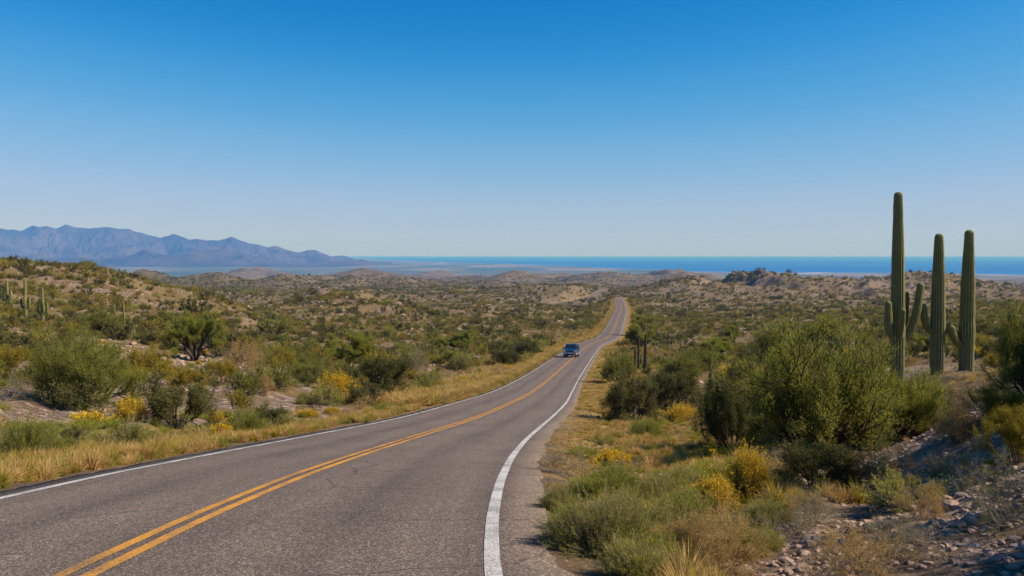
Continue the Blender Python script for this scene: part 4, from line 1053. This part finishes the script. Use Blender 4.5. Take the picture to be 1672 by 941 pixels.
# ------------------------------------------------------------------ countable bushes of the near and middle ground
def free(x, y, r):
    for hx, hy, hr in HERO:
        if (x - hx) ** 2 + (y - hy) ** 2 < (hr * .75 + r * .6) ** 2: return False
    return True
DESC = {'palo_verde': 'green tree', 'feathery_bush': 'feathery bush', 'creosote_bush': 'dark bush', 'green_bush': 'vivid bush', 'olive_bush': 'olive bush',
        'flowering_bush': 'yellow bush', 'dry_bush': 'straw bush', 'bare_bush': 'bare bush', 'sage_bush': 'sage bush'}
PLUR = {k: v + ('es' if v.endswith('sh') else 's') for k, v in DESC.items()}
def scatter_individuals():
    r = np.random.default_rng(5); kinds = list(KINDS); count = {k: 0 for k in kinds}
    wts = {'palo_verde': .03, 'feathery_bush': .12, 'creosote_bush': .20, 'green_bush': .05, 'olive_bush': .16, 'flowering_bush': .05, 'dry_bush': .21, 'bare_bush': .09, 'sage_bush': .16}
    w = np.array([wts[k] for k in kinds])
    n = 0; tries = 0
    ctry = 6000
    y = np.sqrt(r.uniform(15 ** 2, 118 ** 2, ctry)); u = r.uniform(-.60, .60, ctry); x = u * y
    D, ZR, SG = road_near(x, y); z = terrain(x, y)
    cl = pnoise(x / 9, y / 9, 80)
    done = []
    for i in range(ctry):
        if n >= 520: break
        sidegap = 3.3 + (3.2 if y[i] > 20 else 2.2)
        if D[i] < sidegap or cl[i] < r.uniform(-.55, .25): continue
        k = kinds[r.choice(len(kinds), p=w / w.sum())]
        if count[k] >= 240: continue
        size = r.lognormal(0, .35)
        if k == 'palo_verde': h = 2.0 * size; ww = h * r.uniform(1.0, 1.4)
        elif k == 'feathery_bush': h = 1.4 * size; ww = h * r.uniform(1.3, 1.9)
        elif k == 'creosote_bush': h = 1.25 * size; ww = h * r.uniform(1.2, 1.7)
        elif k in ('olive_bush',): h = 1.1 * size; ww = h * r.uniform(1.2, 1.7)
        else: h = .65 * size; ww = h * r.uniform(1.4, 2.2)
        if y[i] < 30: h *= .55; ww *= .55
        if D[i] < 3.3 + 4 + ww / 2: h *= .45; ww *= .5
        if D[i] < 4.2 + ww / 2: continue
        if not free(x[i], y[i], ww * .5): continue
        # keep the view of the rocky banks and of the grass beside the road
        px = u[i] * 1448 + 836
        py = 414 - z[i] / y[i] * 1448
        if 1200 < px and y[i] < 48: continue
        if 900 < px < 1230 and y[i] < 40 and D[i] < 9: continue
        tall = h / y[i] * 1448
        topy = 414 - (z[i] + h) / y[i] * 1448; hw = ww / y[i] * 724
        if any(a - hw < px < b + hw and topy < lim and py > lim for a, b, lim in ((1026, 1064, 598), (272, 366, 583), (0, 84, 515), (1150, 1170, 622), (185, 212, 540), (1185, 1208, 556), (1410, 1600, 600), (1590, 1680, 640))): continue
        done.append((x[i], y[i], z[i], k, h, ww, px, py, size)); HERO.append((x[i], y[i], ww * .42)); count[k] += 1; n += 1
    labs = []
    vy = np.exp(r.uniform(math.log(9), math.log(120), 260)); vd = r.uniform(4.3, 8.5, 260) * np.where(r.uniform(0, 1, 260) < .78, -1, 1)
    vx = np.interp(vy, ROAD[:1420, 1], ROAD[:1420, 0]) + vd * np.interp(vy, ROAD[:1420, 1], NRM[:1420, 0]); vy = vy + vd * np.interp(vy, ROAD[:1420, 1], NRM[:1420, 1])
    vz = terrain(vx, vy)
    for i in range(260):
        if vy[i] < 6 or abs(vx[i] / vy[i]) > .6 or sum(1 for q in done if (q[0] - vx[i]) ** 2 + (q[1] - vy[i]) ** 2 < 1) or not free(vx[i], vy[i], .4): continue
        k = ('sage_bush', 'green_bush', 'bare_bush', 'dry_bush', 'sage_bush', 'dry_bush', 'flowering_bush')[i % 7]
        size = r.lognormal(0, .3); h = .30 * size * (1.4 if vy[i] > 40 else 1); ww = h * r.uniform(2, 3.4)
        if abs(vd[i]) - ww / 2 < 3.75: continue
        done.append((vx[i], vy[i], vz[i], k, h, ww, vx[i] / vy[i] * 1448 + 836, 414 - vz[i] / vy[i] * 1448, size)); HERO.append((vx[i], vy[i], ww * .4))
    for (x_, y_, z_, k, h, ww, px, py, size) in done:
        a = min(ANCH, key=lambda q: abs(q[0] - px) * 1.0 + abs(q[1] - py) * 2.2)
        dx, dy = px - a[0], py - a[1]
        if abs(dx) > abs(dy) * 2.2: rel = 'left of' if dx < 0 else 'right of'
        else: rel = 'in front of' if dy > 0 else 'behind'
        near = math.hypot(dx, dy)
        adv = 'just ' if near < 35 else ('' if near < 80 else 'well ')
        sw = 'tiny' if h < .45 else 'small' if h < .8 else 'middling' if h < 1.3 else 'large' if h < 2 else 'tall'
        lab = f"{sw} {DESC[k]} {adv}{rel} the {a[3]}"
        if k == 'palo_verde' and h < .45: pass
        labs.append([px, lab, k, (x_, y_, z_), h, ww, int(r.integers(0, 3))])
    seen = {}
    for q in labs: seen.setdefault(q[1], []).append(q)
    word = ['first', 'second', 'third', 'fourth', 'fifth', 'sixth', 'seventh', 'eighth', 'ninth', 'tenth']
    for lab, qs in seen.items():
        qs.sort(key=lambda q: q[0])
        for i, q in enumerate(qs):
            if len(qs) == 2: q[1] = lab + (', left one' if i == 0 else ', right one')
            elif len(qs) > 2: q[1] = lab + ', ' + (word[i] if i < 10 else str(i + 1) + 'th') + ' from left'
            put_plant(q[2], q[6], 1, q[3], q[4], q[5], q[1], f"{PLUR[q[2]]} scattered over the desert slopes", parts=(q[3][1] < 60))
scatter_individuals()

# ------------------------------------------------------------------ what nobody could count: far scrub, grass, rubble
def scatter(name, pts, rot, scl, sources, label, matlist=()):
    me = bpy.data.meshes.new(name); me.vertices.add(len(pts)); me.vertices.foreach_set('co', np.asarray(pts, np.float32).ravel())
    a = me.attributes.new('rz', 'FLOAT', 'POINT'); a.data.foreach_set('value', np.asarray(rot, np.float32))
    a = me.attributes.new('sc', 'FLOAT_VECTOR', 'POINT'); a.data.foreach_set('vector', np.asarray(scl, np.float32).ravel())
    a = me.attributes.new('pick', 'INT', 'POINT'); a.data.foreach_set('value', RNG.integers(0, len(sources), len(pts)).astype(np.int32))
    me.update()
    o = bpy.data.objects.new(name, me); COL.objects.link(o)
    ng = bpy.data.node_groups.new(name, 'GeometryNodeTree')
    ng.interface.new_socket('Geometry', in_out='INPUT', socket_type='NodeSocketGeometry')
    ng.interface.new_socket('Geometry', in_out='OUTPUT', socket_type='NodeSocketGeometry')
    gi = ng.nodes.new('NodeGroupInput'); go = ng.nodes.new('NodeGroupOutput')
    ip = ng.nodes.new('GeometryNodeInstanceOnPoints'); jn = ng.nodes.new('GeometryNodeJoinGeometry')
    for so in sources:
        oi = ng.nodes.new('GeometryNodeObjectInfo'); oi.transform_space = 'ORIGINAL'; oi.inputs['Object'].default_value = so
        oi.inputs['As Instance'].default_value = True
        ng.links.new(oi.outputs['Geometry'], jn.inputs[0])
    ng.links.new(gi.outputs[0], ip.inputs['Points']); ng.links.new(jn.outputs[0], ip.inputs['Instance'])
    ip.inputs['Pick Instance'].default_value = True
    def na(nm, dt):
        q = ng.nodes.new('GeometryNodeInputNamedAttribute'); q.data_type = dt; q.inputs['Name'].default_value = nm
        return q.outputs['Attribute']
    ng.links.new(na('pick', 'INT'), ip.inputs['Instance Index'])
    cx = ng.nodes.new('ShaderNodeCombineXYZ'); ng.links.new(na('rz', 'FLOAT'), cx.inputs[2])
    er = ng.nodes.new('FunctionNodeEulerToRotation'); ng.links.new(cx.outputs[0], er.inputs[0])
    ng.links.new(er.outputs[0], ip.inputs['Rotation'])
    ng.links.new(na('sc', 'FLOAT_VECTOR'), ip.inputs['Scale'])
    ng.links.new(ip.outputs[0], go.inputs[0])
    md = o.modifiers.new('scatter', 'NODES'); md.node_group = ng
    tag(o, label, kind='stuff'); return o
def wedge(r, n, y0, y1, umax=.64, power=2.0):
    y = (r.uniform(y0 ** power, y1 ** power, n)) ** (1 / power); u = r.uniform(-umax, umax, n)
    return u * y, y
def source(kind, v):
    """a real small bush standing far off, whose mesh the scrub shares"""
    pr = proto(kind, v, 0)['one']
    yy = 150 + 9 * len(SRC); u = -.30 + .04 * len(SRC)
    p = (u * yy, yy, float(terrain(u * yy, yy)[0]))
    o = obj(kind, pr, loc=p, rot=(0, 0, 1.0), sc=(1.2, 1.2, 1.1)); SRC.append(o)
    tag(o, ('small ' if v else 'low ') + DESC[kind] + ' among the scrub at the foot of the left hill', KINDS[kind]['cat'], PLUR[kind] + ' scattered over the desert slopes'); return o
SRC = []
def far_scrub():
    r = np.random.default_rng(9)
    green = [source('creosote_bush', 0), source('creosote_bush', 1), source('feathery_bush', 0), source('olive_bush', 0), source('feathery_bush', 1)]
    dry = [source('dry_bush', 0), source('sage_bush', 0), source('olive_bush', 1)]
    def lay(name, srcs, n, y0, y1, hm, seed, thr, label, power=2.0, gap=3.6):
        x, y = wedge(r, n, y0, y1, power=power)
        D, _, _ = road_near(x, y)
        c = (1 - .6 * sstep(700, 1600, y)) * pnoise(x / 30, y / 30, seed) + .6 * pnoise(x / 8, y / 8, seed + 1) + .5 * pnoise(x / 160, y / 160, seed + 2)
        c = c + .35 * ((x / y * 1448 + 836 < 420) & (y < 260))
        keep = (c > r.uniform(thr, thr + .7, n)) & (D > 3.3 + gap)
        x, y = x[keep], y[keep]; z = terrain(x, y)
        s_ = r.lognormal(0, .38, len(x)) * hm * (1 + np.clip((y - 300) / 1500, 0, .5))
        wd = s_ * r.uniform(.8, 1.5, len(x))
        pts = np.stack([x, y, z - .05 * s_], 1)
        print(name, len(x))
        scatter(name, pts, r.uniform(0, 6.28, len(x)), np.stack([wd, wd, s_], 1), srcs, label)
    lay('desert_scrub', green, 12500, 112, 420, 1.0, 90, -.5, 'green desert scrub covering the middle ground', 1.6)
    lay('dry_scrub', dry, 15000, 112, 420, .62, 95, -.75, 'tan and grey scrub mixed through the middle ground', 1.6, 2.6)
    lay('distant_scrub', green, 105000, 400, 3000, 1.15, 100, -.6, 'distant green scrub on the far hills', 1.55)
    lay('distant_dry_scrub', dry, 45000, 400, 2600, 1.0, 105, -.6, 'distant tan scrub on the far hills', 1.55)
far_scrub()

def tuft_mesh(seed, blades=90, h=1.0, rad=.35, wd=.02):
    r = np.random.default_rng(seed)
    az = r.uniform(0, 6.28, blades); ti = np.abs(r.normal(0, .5, blades)); l = h * r.uniform(.45, 1, blades)
    p0 = np.stack([np.cos(az), np.sin(az), 0 * az], 1) * (rad * .45 * np.sqrt(r.uniform(0, 1, blades)))[:, None]
    d1 = np.stack([np.cos(az) * np.sin(ti), np.sin(az) * np.sin(ti), np.cos(ti)], 1)
    ti2 = ti * 1.5 + .25; d2 = np.stack([np.cos(az) * np.sin(ti2), np.sin(az) * np.sin(ti2), np.cos(ti2)], 1)
    m = p0 + d1 * (l * .55)[:, None]; e = m + d2 * (l * .45)[:, None]
    s_ = np.cross(d1, r.normal(0, 1, d1.shape)); s_ /= np.linalg.norm(s_, axis=1)[:, None]
    w = wd * r.uniform(.6, 1.2, (blades, 1))
    V = np.stack([p0 - s_ * w, p0 + s_ * w, m + s_ * w * .7, m - s_ * w * .7, e], 1)
    b = np.arange(blades)[:, None] * 5
    return mesh_np('grass_tuft', V.reshape(-1, 3), [np.concatenate([b, b + 1, b + 2, b + 3], 1), np.concatenate([b + 3, b + 2, b + 4], 1)])
def rock_mesh(seed):
    r = np.random.default_rng(seed)
    import bmesh
    bm = bmesh.new(); bmesh.ops.create_icosphere(bm, subdivisions=2, radius=.5)
    V = np.array([v.co[:] for v in bm.verts])
    for _ in range(9):                       # chop flat facets off
        nrm = r.normal(0, 1, 3); nrm /= np.linalg.norm(nrm); dd = r.uniform(.22, .4)
        t = V @ nrm; V = V - np.outer(np.clip(t - dd, 0, None), nrm)
    V *= np.array([1.2, .9, .62]) * (1 + .06 * r.normal(0, 1, (len(V), 1)))
    for v, c in zip(bm.verts, V): v.co = c
    me = bpy.data.meshes.new('rock'); bm.to_mesh(me); bm.free(); return me

HA = np.array(HERO_BIG)
def clear(x, y, f=.8):
    ok = np.ones(len(x), bool)
    for hx, hy, hr in HA: ok &= (x - hx) ** 2 + (y - hy) ** 2 > (hr * f) ** 2
    return ok
def grass_and_stones():
    r = np.random.default_rng(21)
    # three tufts that really stand at the left verge carry the meshes the grass shares
    tufts = []
    for k, (px, py) in enumerate([(250, 742), (330, 722), (1062, 770)]):
        p = hit(px, py); me = tuft_mesh(k, 110 + 30 * k)
        o = obj('grass_tuft', me, M['straw'], loc=p, rot=(0, 0, k), sc=(.5, .5, .5))
        tag(o, ['dry straw tuft in the left verge above the white line', 'dry straw tuft in the left verge nearer the vivid green bush', 'dry straw tuft in the grass right of the road'][k], 'grass tuft'); tufts.append(o)
    p = hit(120, 765); o = obj('grass_tuft', tuft_mesh(5, 120), M['leaf_olive'], loc=p, sc=(.45, .45, .4))
    tag(o, 'olive grass tuft in the left verge beside the far left bright bush', 'grass tuft'); tufts.append(o)
    p = hit(600, 690); o = obj('grass_tuft', tuft_mesh(6, 100, wd=.015), M['leaf_sage'], loc=p, sc=(.45, .45, .35))
    tag(o, 'greyish grass tuft in the left verge in front of the big dark bush', 'grass tuft'); tufts.append(o)
    me = tuft_mesh(9, 160, wd=.012); o = obj('grass_tuft', me, M['leaf_bright'], loc=hit(1120, 850), sc=(.35, .35, .3))
    tag(o, 'green grass tuft in front of the darker yellow bush', 'grass tuft'); green_tuft = o
    def lay(name, srcs, x, y, hlo, hhi, label, sxy=1.0):
        z = terrain(x, y); h = r.uniform(hlo, hhi, len(x)) * r.uniform(.7, 1.3, len(x))
        Dd, _, Sg = road_near(x, y); h = np.where((Sg > 0) & (y > 12), h * np.clip((Dd - 3.2) / 3.5, .22, 1), h)
        scatter(name, np.stack([x, y, z - .02], 1), r.uniform(0, 6.28, len(x)), np.stack([h * sxy, h * sxy, h], 1), srcs, label); print(name, len(x))
    # verge band both sides, to 420 m
    n = 80000; y = np.exp(r.uniform(math.log(5), math.log(785), n)); D = 3.62 + np.abs(r.normal(0, 1, n)) * (1.7 + .006 * y)
    sgn = np.where(r.uniform(0, 1, n) < .5, -1, 1)
    cx_ = np.interp(y, ROAD[:1420, 1], ROAD[:1420, 0]); nx = np.interp(y, ROAD[:1420, 1], NRM[:1420, 0]); ny = np.interp(y, ROAD[:1420, 1], NRM[:1420, 1])
    x = cx_ + sgn * D * nx; yy = y + sgn * D * ny
    c = pnoise(x * .6, yy * .6, 120) + .4 * pnoise(x * .15, yy * .15, 121)
    keep = (c > r.uniform(-.35, .45, n)) & (np.abs(x / np.maximum(yy, 4)) < .75) & (yy > 4) & ~((sgn > 0) & (D < 4.2) & (yy < 12))
    keep &= ~((sgn < 0) & (yy > 9) & (yy < 45) & (D > 5.6 + .8 * pnoise(x * .4, yy * .4, 123)))
    keep &= clear(x, yy) & ~((x / np.maximum(yy, 1) * 1448 + 836 > 1180) & (yy < 10))
    keep &= ~((sgn > 0) & (yy < 14) & (r.uniform(0, 1, n) < .75))
    x, yy = x[keep], yy[keep]
    nr = yy < 45
    lay('verge_grass', tufts, x[nr], yy[nr], .10, .36, 'golden dry grass lining both verges of the road', .9)
    lay('verge_grass', tufts, x[~nr], yy[~nr], .35, .7, 'golden dry grass along the verges farther down the road', 1.5)
    # straw field right of the road and among the bushes
    x, y = wedge(r, 26000, 6, 110, power=1.3); D, _, _ = road_near(x, y)
    c = -.55 * ((px_ := x / y * 1448 + 836) < 620) * (y < 50) * (D > 5.5) + pnoise(x / 3, y / 3, 130) + .6 * pnoise(x / 14, y / 14, 131); px = x / y * 1448 + 836
    field = ((px > 900) & (px < 1180) & (y < 60) & (y > 10)).astype(float)
    dark = ((px > 1200) & (y < 18)).astype(float)
    keep = (c + field * .95 - dark * 1.3 - .15 > r.uniform(-.1, .7, len(x))) & (D > 4.0) & clear(x, y) & ~((px > 880) & (y < 12) & (r.uniform(0, 1, len(x)) < .8))
    lay('desert_grass', tufts, x[keep], y[keep], .12, .30, 'sparse straw grass between the bushes')
    x, y = wedge(r, 5000, 5, 40, power=1.2); D, _, _ = road_near(x, y); c = pnoise(x / 2, y / 2, 140)
    keep = (c > r.uniform(-.1, .6, len(x))) & (D > 3.9) & (D < 9) & ~((x / y * 1448 + 836 > 1250) & (y < 18))
    lay('green_grass', [green_tuft], x[keep], y[keep], .14, .34, 'thin green grass near the road edges')
    # stones
    rocks = []
    spots = [(1286, 918, .16, 'angular white rock at the bottom right beside the tangled bush'), (1312, 934, .2, 'flat pale rock at the bottom edge right of the angular one'), (1262, 895, .12, 'small pale rock behind the angular white rock'), (300, 640, .5, 'pale boulder on the stones below the lone tree'), (1480, 760, .22, 'pale rock on the shaded right slope')]
    for k, (px, py, sz, lb) in enumerate(spots):
        o = obj('rock', rock_mesh(40 + k), M['rock'], loc=hit(px, py), rot=(0, 0, k), sc=(sz, sz, sz)); tag(o, lb, 'rock'); rocks.append(o)
    def stones(name, x, y, lo, hi, label):
        z = terrain(x, y); h = lo + (hi - lo) * r.uniform(0, 1, len(x)) ** 3
        scatter(name, np.stack([x, y, z - h * .02], 1), r.uniform(0, 6.28, len(x)), np.stack([h, h, h], 1), rocks, label); print(name, len(x))
    x, y = wedge(r, 26000, 5, 75, power=1.15); D, _, _ = road_near(x, y); px = x / y * 1448 + 836
    c = pnoise(x / 4, y / 4, 150) + ((px < 620) & (y > 14)) * .35 + ((px > 1200) & (y < 20)) * .45
    keep = (c > r.uniform(0, .7, len(x))) & (D > 4.3)
    stones('gravel', x[keep], y[keep], .03, .2, 'pale stones and rubble strewn over the banks')
    x, y = wedge(r, 9000, 5.2, 11, power=1.0); px = x / y * 1448 + 836
    keep = (px > 1205) & (px < 1400) & (y < 8.6) & (pnoise(x * 1.5, y * 1.5, 151) > -.25)
    stones('gravel', x[keep], y[keep], .02, .16, 'broken white rock at the bottom right of the verge')
    x, y = wedge(r, 34000, 5, 20, power=1.0); px = x / y * 1448 + 836
    keep = (px > 1200) & (pnoise(x, y, 152) > -.3)
    stones('gravel', x[keep], y[keep], .015, .13, 'broken rock over the shaded right slope')
    x, y = wedge(r, 9000, 5, 30, power=1.0); D, _, _ = road_near(x, y)
    keep = (D > 3.55) & (D < 4.6)
    stones('gravel', x[keep], y[keep], .012, .05, 'fine gravel along the road edges')
    x, y = wedge(r, 30000, 70, 260, power=1.5); D, _, _ = road_near(x, y); px = x / y * 1448 + 836
    c = pnoise(x / 12, y / 12, 160) + (px < 400) * .3
    keep = (c > r.uniform(.0, .6, len(x))) & (D > 8)
    stones('gravel', x[keep], y[keep], .2, 1.1, 'pale boulders and rubble on the left hill and valley floor')
    x, y = wedge(r, 30000, 250, 1250, power=1.6); D, _, _ = road_near(x, y); px = x / y * 1448 + 836
    c = pnoise(x / 35, y / 50, 165) + ((px > 1040) & (y > 700)) * .3
    keep = (c > r.uniform(.1, .6, len(x))) & (D > 9)
    stones('gravel', x[keep], y[keep], .8, 3.4, 'outcropping pale rocks on the distant ridges')
grass_and_stones()

# ------------------------------------------------------------------ haze
def build_haze():
    m, n, out = mat('desert_air')
    v = N(n, 'ShaderNodeVolumePrincipled'); v.inputs['Density'].default_value = HAZE_DENSITY
    v.inputs['Color'].default_value = HAZE_COLOR; v.inputs['Anisotropy'].default_value = 0.0
    v.inputs['Absorption Color'].default_value = (0.85, 0.90, 1, 1)
    n.links.new(v.outputs[0], out.inputs['Volume'])
    x0, x1, y0, y1, z0, z1 = -105000, 105000, -3000, 66000, SEA - 40, 700
    V = np.array([(x, y, z) for x in (x0, x1) for y in (y0, y1) for z in (z0, z1)], float)
    F = np.array([(0, 1, 3, 2), (4, 6, 7, 5), (0, 4, 5, 1), (2, 3, 7, 6), (0, 2, 6, 4), (1, 5, 7, 3)])
    me = mesh_np('haze', V, F); o = obj('haze', me, m); tag(o, 'thin blue haze in the air', kind='stuff'); o.display_type = 'WIRE'
build_haze()
